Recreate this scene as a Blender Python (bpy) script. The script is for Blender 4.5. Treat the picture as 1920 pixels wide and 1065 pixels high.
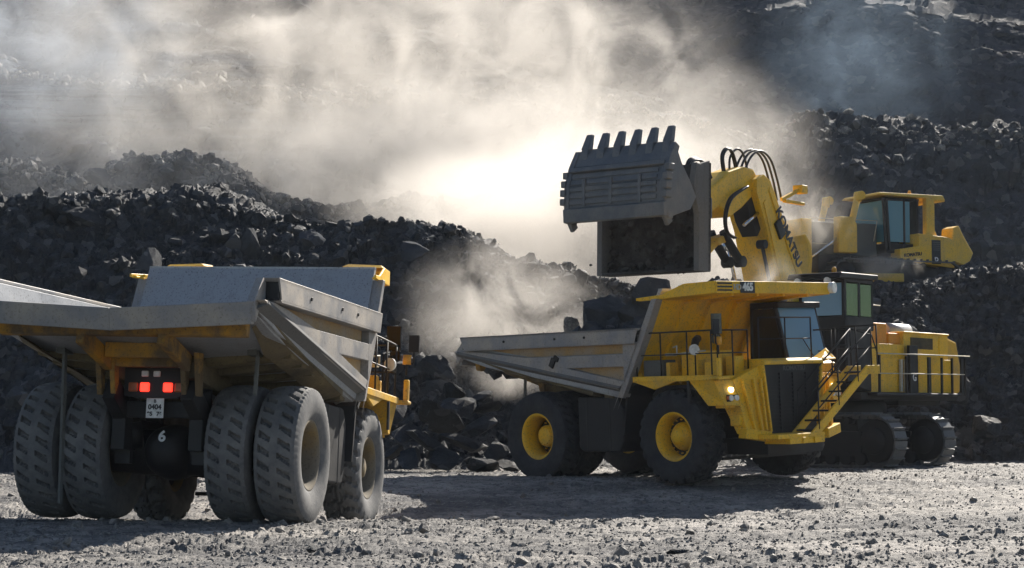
import bpy, bmesh, math, random
import numpy as np
from mathutils import Vector, Matrix, Euler

R = math.radians
scene = bpy.context.scene
for o in list(bpy.data.objects):
    bpy.data.objects.remove(o)

# ------------------------------------------------------------------ camera
cam_d = bpy.data.cameras.new("camera")
cam = bpy.data.objects.new("camera", cam_d)
scene.collection.objects.link(cam)
cam.location = (0, 0, 1.5)
cam_d.sensor_width = 36.0
cam_d.lens = 36.0 * 3564.0 / 1920.0
cam_d.clip_end = 2000
cam.rotation_euler = (R(90 + 3.813), 0, 0)
scene.camera = cam
scene.render.resolution_x, scene.render.resolution_y = 1024, 568

# ------------------------------------------------------------------ light
SUN_EL, SUN_AZ = 34.0, 27.0          # azimuth to the right of the view direction
world = bpy.data.worlds.new("World")
scene.world = world
world.use_nodes = True
wn = world.node_tree
bg = wn.nodes["Background"]
sky = wn.nodes.new("ShaderNodeTexSky")
sky.sky_type = 'NISHITA'
sky.sun_disc = False
sky.sun_elevation = R(SUN_EL)
sky.sun_rotation = R(SUN_AZ)
sky.altitude = 300
sky.dust_density = 1.0
wn.links.new(sky.outputs[0], bg.inputs[0])
bg.inputs[1].default_value = 0.05
sun_d = bpy.data.lights.new("sun", 'SUN')
sun_d.energy = 5.0
sun_d.angle = R(0.55)
sun_d.color = (1.0, 0.925, 0.82)
sun = bpy.data.objects.new("sun", sun_d)
scene.collection.objects.link(sun)
sv = Vector((math.sin(R(SUN_AZ)) * math.cos(R(SUN_EL)), math.cos(R(SUN_AZ)) * math.cos(R(SUN_EL)), math.sin(R(SUN_EL))))
sun.rotation_euler = sv.to_track_quat('Z', 'Y').to_euler()
sun.location = (20, 60, 60)

vs = scene.view_settings
vs.view_transform = 'Standard'
vs.look = 'None'
vs.exposure = 0.98
vs.gamma = 1
scene.cycles.max_bounces = 6
scene.cycles.diffuse_bounces = 3
scene.cycles.glossy_bounces = 3
scene.cycles.transmission_bounces = 4
scene.cycles.transparent_max_bounces = 8
scene.cycles.volume_bounces = 2
scene.cycles.volume_step_rate = 1.0
scene.cycles.volume_max_steps = 64
scene.cycles.use_denoising = True

# ------------------------------------------------------------------ helpers
COL = scene.collection


class MB:
    """collects shapes into one mesh"""

    def __init__(s):
        s.v = []
        s.f = []
        s.sm = []

    def add(s, vs_, fs, smooth=False):
        n = len(s.v)
        s.v += [tuple(map(float, p)) for p in vs_]
        for f in fs:
            s.f.append([n + i for i in f])
            s.sm.append(smooth)
        return s

    def box(s, c, d, rot=None):
        c = Vector(c)
        d = Vector(d) / 2
        pts = [Vector((x * d.x, y * d.y, z * d.z)) for x in (-1, 1) for y in (-1, 1) for z in (-1, 1)]
        if rot:
            m = Euler(rot).to_matrix()
            pts = [m @ p for p in pts]
        return s.add([p + c for p in pts], [(0, 1, 3, 2), (4, 6, 7, 5), (0, 4, 5, 1), (2, 3, 7, 6), (0, 2, 6, 4), (1, 5, 7, 3)])

    def bb(s, x0, x1, y0, y1, z0, z1):
        return s.box(((x0 + x1) / 2, (y0 + y1) / 2, (z0 + z1) / 2), (abs(x1 - x0), abs(y1 - y0), abs(z1 - z0)))

    def prism(s, poly, ax, a, b):
        def P(p, t):
            if ax == 'y':
                return (p[0], t, p[1])
            if ax == 'x':
                return (t, p[0], p[1])
            return (p[0], p[1], t)
        n = len(poly)
        return s.add([P(p, a) for p in poly] + [P(p, b) for p in poly],
                     [list(range(n)), list(range(2 * n - 1, n - 1, -1))] + [(i, i + n, (i + 1) % n + n, (i + 1) % n) for i in range(n)])

    def loft(s, A, B):
        n = len(A)
        return s.add(list(A) + list(B), [list(range(n)), list(range(2 * n - 1, n - 1, -1))] + [(i, i + n, (i + 1) % n + n, (i + 1) % n) for i in range(n)])

    def sheet(s, pts, t):
        pts = [Vector(p) for p in pts]
        nn = (pts[1] - pts[0]).cross(pts[2] - pts[0]).normalized() * (t / 2)
        return s.loft([p + nn for p in pts], [p - nn for p in pts])

    def beam(s, p0, p1, w, h, up=(0, 0, 1)):
        p0, p1 = Vector(p0), Vector(p1)
        d = (p1 - p0).normalized()
        u = Vector(up)
        sd = d.cross(u)
        if sd.length < 1e-4:
            sd = d.cross(Vector((1, 0, 0)))
        sd.normalize()
        u = sd.cross(d).normalized()
        q = [sd * (w / 2) + u * (h / 2), sd * (w / 2) - u * (h / 2), -sd * (w / 2) - u * (h / 2), -sd * (w / 2) + u * (h / 2)]
        return s.loft([p0 + k for k in q], [p1 + k for k in q])

    def tube(s, pts, r, n=8, cap=True):
        pts = [Vector(p) for p in pts]
        rs = r if isinstance(r, (list, tuple)) else [r] * len(pts)
        rings = []
        prev = None
        for i, p in enumerate(pts):
            if i == 0:
                d = pts[1] - p
            elif i == len(pts) - 1:
                d = p - pts[i - 1]
            else:
                d = (pts[i + 1] - p).normalized() + (p - pts[i - 1]).normalized()
            d.normalize()
            if prev is None:
                a = d.cross(Vector((0, 0, 1)))
                if a.length < 1e-3:
                    a = d.cross(Vector((1, 0, 0)))
            else:
                a = prev - d * prev.dot(d)
            a.normalize()
            prev = a
            b = d.cross(a)
            rings.append([p + (a * math.cos(t) + b * math.sin(t)) * rs[i] for t in [2 * math.pi * k / n for k in range(n)]])
        vv = [q for rg in rings for q in rg]
        ff = []
        for i in range(len(rings) - 1):
            for k in range(n):
                ff.append((i * n + k, i * n + (k + 1) % n, (i + 1) * n + (k + 1) % n, (i + 1) * n + k))
        s.add(vv, ff, True)
        if cap:
            m = len(s.v) - len(vv)
            s.f.append([m + k for k in range(n)][::-1])
            s.sm.append(False)
            s.f.append([m + (len(rings) - 1) * n + k for k in range(n)])
            s.sm.append(False)
        return s

    def cyl(s, p0, p1, r0, r1=None, n=16):
        return s.tube([p0, p1], [r0, r0 if r1 is None else r1], n)

    def lathe(s, prof, n=32, c=(0, 0, 0), ax='y', closed=False, smooth=True):
        cx, cy, cz = c
        vv = []
        for k in range(n):
            t = 2 * math.pi * k / n
            co, si = math.cos(t), math.sin(t)
            for r, h in prof:
                if ax == 'y':
                    vv.append((cx + r * co, cy + h, cz + r * si))
                elif ax == 'z':
                    vv.append((cx + r * co, cy + r * si, cz + h))
                else:
                    vv.append((cx + h, cy + r * co, cz + r * si))
        m = len(prof)
        ff = []
        for k in range(n):
            for i in range(m if closed else m - 1):
                j = (i + 1) % m
                a, b = k * m + i, k * m + j
                c2, d2 = ((k + 1) % n) * m + j, ((k + 1) % n) * m + i
                ff.append((a, b, c2, d2))
        return s.add(vv, ff, smooth)

    def build(s, name, m, parent=None, bevel=0.0, merge=False, seg=1, loc=None, rot=None):
        me = bpy.data.meshes.new(name)
        me.from_pydata(s.v, [], s.f)
        bm = bmesh.new()
        bm.from_mesh(me)
        if merge:
            bmesh.ops.remove_doubles(bm, verts=bm.verts, dist=1e-4)
        bmesh.ops.recalc_face_normals(bm, faces=bm.faces)
        bm.to_mesh(me)
        bm.free()
        if len(me.polygons) == len(s.sm):
            me.polygons.foreach_set("use_smooth", s.sm)
        me.materials.append(m)
        o = bpy.data.objects.new(name, me)
        COL.objects.link(o)
        if parent:
            o.parent = parent
        if loc:
            o.location = loc
        if rot:
            o.rotation_euler = rot
        if bevel:
            bv = o.modifiers.new("bevel", 'BEVEL')
            bv.width = bevel
            bv.segments = seg
            bv.limit_method = 'ANGLE'
            bv.angle_limit = R(40)
        return o


def build_each(mb, name, m, parent=None, bevel=0.0, tol=0.03, **k_):
    """one object per far-apart piece of the collected shapes"""
    n = len(mb.v)
    par = list(range(n))

    def fd(a):
        while par[a] != a:
            par[a] = par[par[a]]
            a = par[a]
        return a
    for f in mb.f:
        for i in f[1:]:
            par[fd(i)] = fd(f[0])
    comp = {}
    for i in range(n):
        comp.setdefault(fd(i), []).append(i)
    boxes = []
    for ids in comp.values():
        P_ = np.array([mb.v[i] for i in ids])
        boxes.append([P_.min(0) - tol, P_.max(0) + tol, set(ids)])
    merged = True
    while merged:
        merged = False
        for i in range(len(boxes)):
            for j in range(i + 1, len(boxes)):
                if np.all(boxes[i][0] <= boxes[j][1]) and np.all(boxes[j][0] <= boxes[i][1]):
                    boxes[i] = [np.minimum(boxes[i][0], boxes[j][0]), np.maximum(boxes[i][1], boxes[j][1]), boxes[i][2] | boxes[j][2]]
                    del boxes[j]
                    merged = True
                    break
            if merged:
                break
    out = []
    for lo, hi, ids in boxes:
        idl = sorted(ids)
        mp_ = {a: b for b, a in enumerate(idl)}
        q = MB()
        q.v = [mb.v[i] for i in idl]
        for f, s_ in zip(mb.f, mb.sm):
            if f[0] in ids:
                q.f.append([mp_[i] for i in f])
                q.sm.append(s_)
        out.append(q.build(name, m, parent, bevel, **k_))
    return out


def tag(o, label=None, cat=None, group=None, kind=None):
    for k, v in (('label', label), ('category', cat), ('group', group), ('kind', kind)):
        if v:
            o[k] = v
    return o


def empty(name, loc, rot=(0, 0, 0)):
    o = bpy.data.objects.new(name, None)
    COL.objects.link(o)
    o.location = loc
    o.rotation_euler = rot
    o.empty_display_size = 0.3
    return o


def np_mesh(name, V, F, m, smooth=True, parent=None):
    """V (n,3) float, F (m,k) int -> object"""
    me = bpy.data.meshes.new(name)
    n, k = F.shape
    me.vertices.add(len(V))
    me.vertices.foreach_set("co", V.astype(np.float32).ravel())
    me.loops.add(n * k)
    me.loops.foreach_set("vertex_index", F.astype(np.int32).ravel())
    me.polygons.add(n)
    me.polygons.foreach_set("loop_start", (np.arange(n) * k).astype(np.int32))
    me.polygons.foreach_set("loop_total", np.full(n, k, np.int32))
    me.polygons.foreach_set("use_smooth", np.full(n, smooth))
    me.update(calc_edges=True)
    me.validate()
    me.materials.append(m)
    o = bpy.data.objects.new(name, me)
    COL.objects.link(o)
    if parent:
        o.parent = parent
    return o


def lettering(txt, size, m, parent, origin, xdir, ydir, name="lettering", bold=0.0, sx=1.0, depth=0.006):
    cu = bpy.data.curves.new(name, 'FONT')
    cu.body = txt
    cu.size = size
    cu.align_x = 'CENTER'
    cu.align_y = 'CENTER'
    cu.extrude = depth
    cu.offset = bold
    t = bpy.data.objects.new(name, cu)
    COL.objects.link(t)
    dg = bpy.context.evaluated_depsgraph_get()
    me = bpy.data.meshes.new_from_object(t.evaluated_get(dg))
    bpy.data.objects.remove(t)
    me.name = name
    me.materials.clear()
    me.materials.append(m)
    o = bpy.data.objects.new(name, me)
    COL.objects.link(o)
    x = Vector(xdir).normalized()
    y = Vector(ydir)
    y = (y - x * y.dot(x)).normalized()
    z = x.cross(y)
    M = Matrix((x, y, z)).transposed().to_4x4()
    o.parent = parent
    o.matrix_local = Matrix.Translation(Vector(origin)) @ M @ Matrix.Diagonal((sx, 1, 1, 1))
    return o


# ------------------------------------------------------------------ materials
def nodes(name):
    m = bpy.data.materials.new(name)
    m.use_nodes = True
    nt = m.node_tree
    return m, nt, nt.nodes, nt.links, nt.nodes["Principled BSDF"]


def mapping(N, L, scale=(1, 1, 1)):
    tc = N.new("ShaderNodeTexCoord")
    mp = N.new("ShaderNodeMapping")
    mp.inputs["Scale"].default_value = scale
    L.new(tc.outputs["Object"], mp.inputs[0])
    return mp.outputs[0]


def noise(N, L, vec, sc, det=5, rough=0.6, dist=0.0):
    n = N.new("ShaderNodeTexNoise")
    n.inputs["Scale"].default_value = sc
    n.inputs["Detail"].default_value = det
    n.inputs["Roughness"].default_value = rough
    n.inputs["Distortion"].default_value = dist
    if vec is not None:
        L.new(vec, n.inputs["Vector"])
    return n.outputs["Fac"]


def ramp(N, L, src, stops):
    r = N.new("ShaderNodeValToRGB")
    e = r.color_ramp.elements
    e[0].position, e[0].color = stops[0][0], (*stops[0][1], 1)
    e[1].position, e[1].color = stops[-1][0], (*stops[-1][1], 1)
    for p, c in stops[1:-1]:
        q = e.new(p)
        q.color = (*c, 1)
    L.new(src, r.inputs[0])
    return r.outputs[0]


def g3(v):
    return (v, v, v)


def mix(N, L, a, b, fac):
    x = N.new("ShaderNodeMix")
    x.data_type = 'RGBA'
    for s_, v in ((x.inputs[6], a), (x.inputs[7], b)):
        if isinstance(v, tuple):
            s_.default_value = (*v, 1)
        else:
            L.new(v, s_)
    if isinstance(fac, (int, float)):
        x.inputs[0].default_value = fac
    else:
        L.new(fac, x.inputs[0])
    return x.outputs[2]


def bump(N, L, src, dist, b, strength=1.0):
    bp = N.new("ShaderNodeBump")
    bp.inputs["Distance"].default_value = dist
    bp.inputs["Strength"].default_value = strength
    L.new(src, bp.inputs["Height"])
    L.new(bp.outputs[0], b.inputs["Normal"])
    return bp


def painted(name, col, dust=(0.30, 0.27, 0.23), amt=(0.45, 0.75), maxd=0.6, rough=0.45, metal=0.0, streak=True, chips=None, sc=1.0):
    m, nt, N, L, b = nodes(name)
    vec = mapping(N, L)
    f1 = noise(N, L, vec, 1.3 * sc, 6, 0.65)
    m1 = ramp(N, L, f1, [(amt[0], g3(0)), (amt[1], g3(maxd))])
    c = mix(N, L, col, dust, m1)
    if streak:
        v2 = mapping(N, L, (11, 11, 1.3))
        f2 = noise(N, L, v2, 1.0 * sc, 5, 0.7, 0.3)
        m2 = ramp(N, L, f2, [(0.56, g3(0)), (0.80, g3(0.45))])
        c = mix(N, L, c, tuple(x * 0.28 for x in dust), m2)
    f3 = noise(N, L, vec, 26 * sc, 3, 0.7)
    m3 = ramp(N, L, f3, [(0.55, g3(0)), (0.68, g3(0.65))])
    c = mix(N, L, c, chips or tuple(x * 0.35 for x in dust), m3)
    L.new(c, b.inputs["Base Color"])
    rr = ramp(N, L, f1, [(0.3, g3(rough)), (0.7, g3(min(1, rough + 0.3)))])
    L.new(rr, b.inputs["Roughness"])
    b.inputs["Metallic"].default_value = metal
    f4 = noise(N, L, vec, 3.5 * sc, 3, 0.5)
    bump(N, L, f4, 0.02, b, 0.35)
    return m


def plain(name, col, rough=0.5, metal=0.0, emit=None, es=0.0):
    m, nt, N, L, b = nodes(name)
    vec = mapping(N, L)
    f = noise(N, L, vec, 9, 4, 0.6)
    c = ramp(N, L, f, [(0.3, tuple(x * 0.75 for x in col)), (0.7, tuple(min(1, x * 1.2) for x in col))])
    L.new(c, b.inputs["Base Color"])
    b.inputs["Roughness"].default_value = rough
    b.inputs["Metallic"].default_value = metal
    if emit:
        b.inputs["Emission Color"].default_value = (*emit, 1)
        b.inputs["Emission Strength"].default_value = es
    return m


M = {}
M['yellow'] = painted("yellow_paint", (0.88, 0.51, 0.010), dust=(0.34, 0.26, 0.15), amt=(0.46, 0.78), maxd=0.6, rough=0.38)
M['yellow_dusty'] = painted("dusty_yellow_paint", (0.76, 0.43, 0.02), dust=(0.32, 0.26, 0.17), amt=(0.42, 0.75), maxd=0.7, rough=0.5)
M['yellow_dozer'] = painted("sun_faded_yellow_paint", (0.80, 0.50, 0.04), dust=(0.42, 0.34, 0.22), amt=(0.4, 0.8), maxd=0.6, rough=0.45)
M['steel'] = painted("worn_grey_body_steel", (0.24, 0.245, 0.26), dust=(0.44, 0.39, 0.33), amt=(0.38, 0.62), maxd=0.75, rough=0.42, metal=0.15)
M['steel_in'] = painted("scoured_inner_steel", (0.36, 0.375, 0.40), dust=(0.24, 0.235, 0.23), amt=(0.5, 0.8), maxd=0.6, rough=0.36, metal=0.35)
M['recess'] = painted("tan_dusted_recess_paint", (0.42, 0.27, 0.10), dust=(0.36, 0.31, 0.25), amt=(0.35, 0.62), maxd=0.8, rough=0.6)
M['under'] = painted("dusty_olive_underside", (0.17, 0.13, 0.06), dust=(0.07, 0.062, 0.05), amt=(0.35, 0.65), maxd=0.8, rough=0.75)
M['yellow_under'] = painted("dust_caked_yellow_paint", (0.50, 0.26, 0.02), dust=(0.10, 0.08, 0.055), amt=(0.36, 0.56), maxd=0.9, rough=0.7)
M['rim_dusty_shaded'] = painted("dust_caked_shaded_rim_paint", (0.22, 0.15, 0.05), dust=(0.17, 0.155, 0.13), amt=(0.3, 0.55), maxd=0.9, rough=0.8)  # caked dust and the shade on the wheel faces, both in the colour
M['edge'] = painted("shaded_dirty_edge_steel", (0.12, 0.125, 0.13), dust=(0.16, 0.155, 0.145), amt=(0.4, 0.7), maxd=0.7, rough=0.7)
M['dark'] = painted("dark_greasy_metal", (0.010, 0.011, 0.014), dust=(0.05, 0.047, 0.045), amt=(0.45, 0.75), maxd=0.5, rough=0.5)
M['black'] = painted("black_paint", (0.006, 0.006, 0.008), dust=(0.03, 0.028, 0.026), amt=(0.5, 0.8), maxd=0.4, rough=0.4)
M['grey'] = painted("grey_cabinet_paint", (0.09, 0.10, 0.10), dust=(0.16, 0.15, 0.13), amt=(0.4, 0.7), maxd=0.5, rough=0.6)
M['bucket'] = painted("scratched_bucket_steel", (0.11, 0.125, 0.145), dust=(0.23, 0.23, 0.23), amt=(0.4, 0.68), maxd=0.7, rough=0.45, metal=0.2, sc=1.4)
M['bucket_dirt'] = painted("caked_bucket_interior", (0.02, 0.02, 0.022), dust=(0.13, 0.13, 0.13), amt=(0.45, 0.75), maxd=0.6, rough=0.9, sc=1.6)
M['chrome'] = plain("polished_rod_steel", (0.7, 0.7, 0.7), 0.15, 1.0)
M['hose'] = plain("black_hose_rubber", (0.02, 0.02, 0.022), 0.45)
M['white'] = plain("white_letter_paint", (0.75, 0.76, 0.76), 0.5)
M['letter_black'] = plain("black_letter_paint", (0.02, 0.022, 0.03), 0.5)
M['letter_blue'] = plain("blue_letter_paint", (0.03, 0.09, 0.35), 0.5)
M['lens_white'] = plain("clear_lamp_lens", (0.75, 0.75, 0.72), 0.15)
M['lens_lit'] = plain("lit_headlamp", (0.9, 0.85, 0.7), 0.2, emit=(1.0, 0.86, 0.6), es=4.0)
M['red_lit'] = plain("lit_red_tail_lens", (0.7, 0.01, 0.008), 0.25, emit=(1.0, 0.03, 0.015), es=1.6)
M['red_dim'] = plain("dim_red_tail_lens", (0.25, 0.01, 0.01), 0.25, emit=(1.0, 0.02, 0.01), es=0.12)
M['orange'] = plain("orange_lens", (0.45, 0.10, 0.01), 0.3)
M['orange_paint'] = painted("orange_engine_hood_paint", (0.80, 0.30, 0.01), dust=(0.6, 0.42, 0.12), amt=(0.5, 0.8), maxd=0.5, rough=0.4)
M['beacon'] = plain("amber_beacon", (0.75, 0.35, 0.03), 0.25)
M['glassy_rail'] = plain("pale_railing_paint", (0.5, 0.47, 0.38), 0.5)


def glass(name, col, alpha=0.35, rough=0.06):
    m, nt, N, L, b = nodes(name)
    b.inputs["Base Color"].default_value = (*col, 1)
    b.inputs["Roughness"].default_value = rough
    b.inputs["Metallic"].default_value = 0.0
    b.inputs["Specular IOR Level"].default_value = 0.9
    tr = N.new("ShaderNodeBsdfTransparent")
    tr.inputs[0].default_value = (*[min(1, c * 3 + 0.1) for c in col], 1)
    ms = N.new("ShaderNodeMixShader")
    ms.inputs[0].default_value = 1 - alpha
    L.new(tr.outputs[0], ms.inputs[1])
    L.new(b.outputs[0], ms.inputs[2])
    L.new(ms.outputs[0], N["Material Output"].inputs[0])
    f = noise(N, L, mapping(N, L), 2.2, 3)
    bump(N, L, f, 0.01, b, 0.3)
    return m


M['glass_blue'] = glass("milky_blue_windshield_glass", (0.13, 0.28, 0.44), 0.06, 0.2)  # milky blue colour, nearly opaque
M['glass_dark'] = glass("dark_cab_glass", (0.01, 0.013, 0.018), 0.3, 0.08)
M['glass_cyan'] = glass("cyan_tinted_cab_glass", (0.10, 0.27, 0.36), 0.25, 0.1)
M['glass_green'] = glass("green_tinted_cab_glass", (0.06, 0.22, 0.06), 0.45, 0.1)


def tyre_mat(name, col, dust, lo, hi):
    m, nt, N, L, b = nodes(name)
    vec = mapping(N, L)
    f1 = noise(N, L, vec, 3.0, 6, 0.7)
    c = mix(N, L, col, dust, ramp(N, L, f1, [(lo, g3(0)), (hi, g3(0.85))]))
    L.new(c, b.inputs["Base Color"])
    b.inputs["Roughness"].default_value = 0.85
    f = noise(N, L, vec, 30, 4, 0.7)
    bump(N, L, f, 0.012, b, 0.5)
    return m


M['tyre_dusty'] = tyre_mat("dusty_tyre_rubber", (0.072, 0.078, 0.086), (0.21, 0.205, 0.20), 0.28, 0.7)
M['tyre_dark'] = tyre_mat("dark_tyre_rubber", (0.018, 0.021, 0.027), (0.065, 0.067, 0.072), 0.4, 0.85)


def rock_mat(name, dark, mid, light, sc=1.0, rough=0.55, spec=0.5, lightamt=(0.62, 0.8), bd=0.06):
    m, nt, N, L, b = nodes(name)
    vec = mapping(N, L)
    f = noise(N, L, vec, 0.9 * sc, 7, 0.7)
    c = ramp(N, L, f, [(0.3, dark), (0.62, mid)])
    v = N.new("ShaderNodeTexVoronoi")
    v.inputs["Scale"].default_value = 2.2 * sc
    v.inputs["Randomness"].default_value = 1
    L.new(vec, v.inputs["Vector"])
    cs = N.new("ShaderNodeSeparateColor")
    L.new(v.outputs["Color"], cs.inputs[0])
    c = mix(N, L, c, light, ramp(N, L, cs.outputs[0], [(0.80, g3(0)), (0.95, g3(0.55))]))
    f2 = noise(N, L, vec, 6 * sc, 5, 0.75)
    c = mix(N, L, c, light, ramp(N, L, f2, [(lightamt[0], g3(0)), (lightamt[1], g3(0.8))]))
    L.new(c, b.inputs["Base Color"])
    L.new(ramp(N, L, f2, [(0.3, g3(rough)), (0.7, g3(min(1, rough + 0.35)))]), b.inputs["Roughness"])
    b.inputs["Specular IOR Level"].default_value = spec
    f3 = noise(N, L, vec, 5 * sc, 8, 0.75)
    bump(N, L, f3, bd, b, 1.0)
    return m

# ------------------------------------------------------------------ terrain
rng = np.random.default_rng(7)
F_, VH = 3564.0, 770.0


def hsh(ix, iy, k):
    h = (ix.astype(np.int64) * 374761393 + iy.astype(np.int64) * 668265263 + k * 974634777) & 0x7fffffff
    h = ((h ^ (h >> 13)) * 1274126177) & 0x7fffffff
    h = ((h ^ (h >> 16)) * 668265263) & 0x7fffffff
    return ((h ^ (h >> 15)) & 0xffffff) / float(0xffffff)


def vnoise(x, y, k=0):
    ix, iy = np.floor(x), np.floor(y)
    fx, fy = x - ix, y - iy
    sx, sy = fx * fx * (3 - 2 * fx), fy * fy * (3 - 2 * fy)
    a, b = hsh(ix, iy, k), hsh(ix + 1, iy, k)
    c, d = hsh(ix, iy + 1, k), hsh(ix + 1, iy + 1, k)
    return (a + (b - a) * sx) * (1 - sy) + (c + (d - c) * sx) * sy - 0.5


def fbm(x, y, o=4, k=0):
    r = 0
    a = 1.0
    for i in range(o):
        r = r + a * vnoise(x * 2 ** i + 17.3 * i, y * 2 ** i - 9.1 * i, k + i)
        a *= 0.5
    return r


def facet(x, y, cell, k):
    """angular block noise: every Voronoi cell is a tilted plane of its own height"""
    X, Y = x / cell, y / cell
    ix, iy = np.floor(X), np.floor(Y)
    best = np.full(X.shape, 1e9)
    out = np.zeros(X.shape)
    for dx in (-1, 0, 1):
        for dy in (-1, 0, 1):
            cx, cy = ix + dx, iy + dy
            px, py = cx + hsh(cx, cy, k), cy + hsh(cx, cy, k + 1)
            d = (X - px) ** 2 + (Y - py) ** 2
            h = hsh(cx, cy, k + 2) - 0.5 + (hsh(cx, cy, k + 3) - 0.5) * 1.6 * (X - px) + (hsh(cx, cy, k + 4) - 0.5) * 1.6 * (Y - py) - 0.55 * d
            m = d < best
            out = np.where(m, h, out)
            best = np.where(m, d, best)
    return out


def sstep(a, b, x):
    t = np.clip((x - a) / (b - a), 0, 1)
    return t * t * (3 - 2 * t)


def grid_faces(nr, nc):
    i = np.arange(nr * nc).reshape(nr, nc)
    return np.stack([i[:-1, :-1], i[:-1, 1:], i[1:, 1:], i[1:, :-1]], -1).reshape(-1, 4)


def zground(x, y):
    z = -0.17 - 0.52 * np.exp(-((y - 36.2) / 4.0) ** 2) * (1 - sstep(9, 16, x)) + 0.11 * sstep(41, 44, y) - 0.14 * np.exp(-((x + 2.9) ** 2 / 3.5 + (y - 32.9) ** 2 / 2.4))
    return z + 0.07 * fbm(x / 5.0, y / 4.0, 2, 3) * sstep(0, 1, np.abs(y - 31) / 2) * (1 - sstep(41.5, 43, y))


def ground_z1(x, y):
    return float(zground(np.array([float(x)]), np.array([float(y)]))[0])


U = np.arange(-760, 2700, 3.4)
D = np.concatenate([np.linspace(2, 18.5, 24), np.geomspace(19, 58, 330), np.linspace(58.5, 74, 20)])
uu, dd = np.meshgrid(U, D)
gx, gy = (uu - 960) / F_ * dd, dd
near = dd < 19
gx = np.where(near, (uu - 960) / F_ * np.maximum(dd, 19) * 1.0, gx)
gz = zground(gx, gy)
rough = 0.6 + 0.9 * np.clip(fbm(gx / 3.1, gy / 2.4, 3, 40) + 0.35, 0, 1)
gz = gz + rough * (0.028 * facet(gx, gy, 0.5, 50) + 0.034 * facet(gx, gy, 0.2, 60) + 0.016 * facet(gx, gy, 0.09, 66) + 0.05 * fbm(gx / 2.2, gy / 0.9, 4, 70))
# long wheel ruts running across the yard
for (c0, sl, w_) in ((25.2, 0.10, 0.35), (27.1, 0.12, 0.35), (37.6, -0.05, 0.4), (39.8, -0.03, 0.4), (23.0, -0.04, 0.3)):
    gz = gz - 0.085 * np.exp(-((gy - c0 - sl * gx - 0.5 * fbm(gx / 6, gy * 0 + c0, 2, 8)) / w_) ** 2)
GV = np.stack([gx, gy, gz], -1).reshape(-1, 3)


def gmat():
    m, nt, N, L, b = nodes("crushed_rock_yard")
    vec = mapping(N, L, (0.42, 0.9, 1))
    f = noise(N, L, vec, 0.55, 6, 0.68)
    c = ramp(N, L, f, [(0.36, (0.055, 0.056, 0.063)), (0.46, (0.15, 0.145, 0.14)), (0.57, (0.31, 0.29, 0.265)), (0.68, (0.43, 0.40, 0.37))])
    f2 = noise(N, L, vec, 5.5, 6, 0.8)
    c = mix(N, L, c, (0.06, 0.062, 0.07), ramp(N, L, f2, [(0.49, g3(0)), (0.60, g3(0.85))]))
    f4 = noise(N, L, vec, 17, 4, 0.8)
    c = mix(N, L, c, (0.50, 0.47, 0.43), ramp(N, L, f4, [(0.55, g3(0)), (0.68, g3(0.75))]))
    L.new(c, b.inputs["Base Color"])
    b.inputs["Roughness"].default_value = 0.8
    f3 = noise(N, L, vec, 14, 6, 0.8)
    bump(N, L, f3, 0.05, b, 1.0)
    return m


M['ground'] = gmat()
g_o = np_mesh("ground", GV, grid_faces(len(D), len(U)), M['ground'], False)
tag(g_o, "pale crushed rock yard with dark coal patches under the trucks", kind='structure')


# ---- loose stones -------------------------------------------------
def proto_rock(seed, sub=1, cuts=9, flat=(1, 1, 1)):
    bm = bmesh.new()
    bmesh.ops.create_icosphere(bm, subdivisions=sub, radius=1.0)
    V = np.array([v.co[:] for v in bm.verts])
    Fc = np.array([[v.index for v in f.verts] for f in bm.faces])
    bm.free()
    r = np.random.default_rng(seed)
    V = V * np.array(flat) * (1 + 0.25 * (r.random((len(V), 1)) - 0.5))
    for _ in range(cuts):
        n = r.normal(size=3)
        n /= np.linalg.norm(n)
        k = r.uniform(0.45, 0.8) * np.linalg.norm(n * np.array(flat))
        dd_ = V @ n
        V = V - np.outer(np.clip(dd_ - k, 0, None), n)
    return V, Fc


PROTO = [proto_rock(i, 2, 10, (1, r_, s_)) for i, (r_, s_) in enumerate([(1, .8), (.7, .6), (.9, .5), (.6, .8), (1, 1), (.8, .7), (.55, .5), (.9, .8), (.75, .4), (1, .65)])]
PROTO_S = [proto_rock(i + 50, 1, 5, (1, r_, s_)) for i, (r_, s_) in enumerate([(1, .8), (.7, .6), (.9, .5), (.6, .8), (1, 1), (.8, .7), (.55, .5), (.9, .8)])]


def rand_rots(n, r):
    q = r.normal(size=(n, 4))
    q /= np.linalg.norm(q, axis=1, keepdims=True)
    w, x, y, z = q.T
    return np.stack([1 - 2 * (y * y + z * z), 2 * (x * y - z * w), 2 * (x * z + y * w), 2 * (x * y + z * w), 1 - 2 * (x * x + z * z),
                     2 * (y * z - x * w), 2 * (x * z - y * w), 2 * (y * z + x * w), 1 - 2 * (x * x + y * y)], -1).reshape(n, 3, 3)


def scatter(name, P, S, m, protos, seed=1):
    r = np.random.default_rng(seed)
    VV, FF = [], []
    off = 0
    ch = r.integers(0, len(protos), len(P))
    for k, (V, Fc) in enumerate(protos):
        idx = np.where(ch == k)[0]
        if not len(idx):
            continue
        Rm = rand_rots(len(idx), r)
        A = np.einsum('nij,vj->nvi', Rm, V) * S[idx][:, None, None] + P[idx][:, None, :]
        VV.append(A.reshape(-1, 3))
        FF.append((Fc[None] + off + (np.arange(len(idx)) * len(V))[:, None, None]).reshape(-1, 3))
        off += len(idx) * len(V)
    return np_mesh(name, np.concatenate(VV), np.concatenate(FF), m, False)


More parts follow.
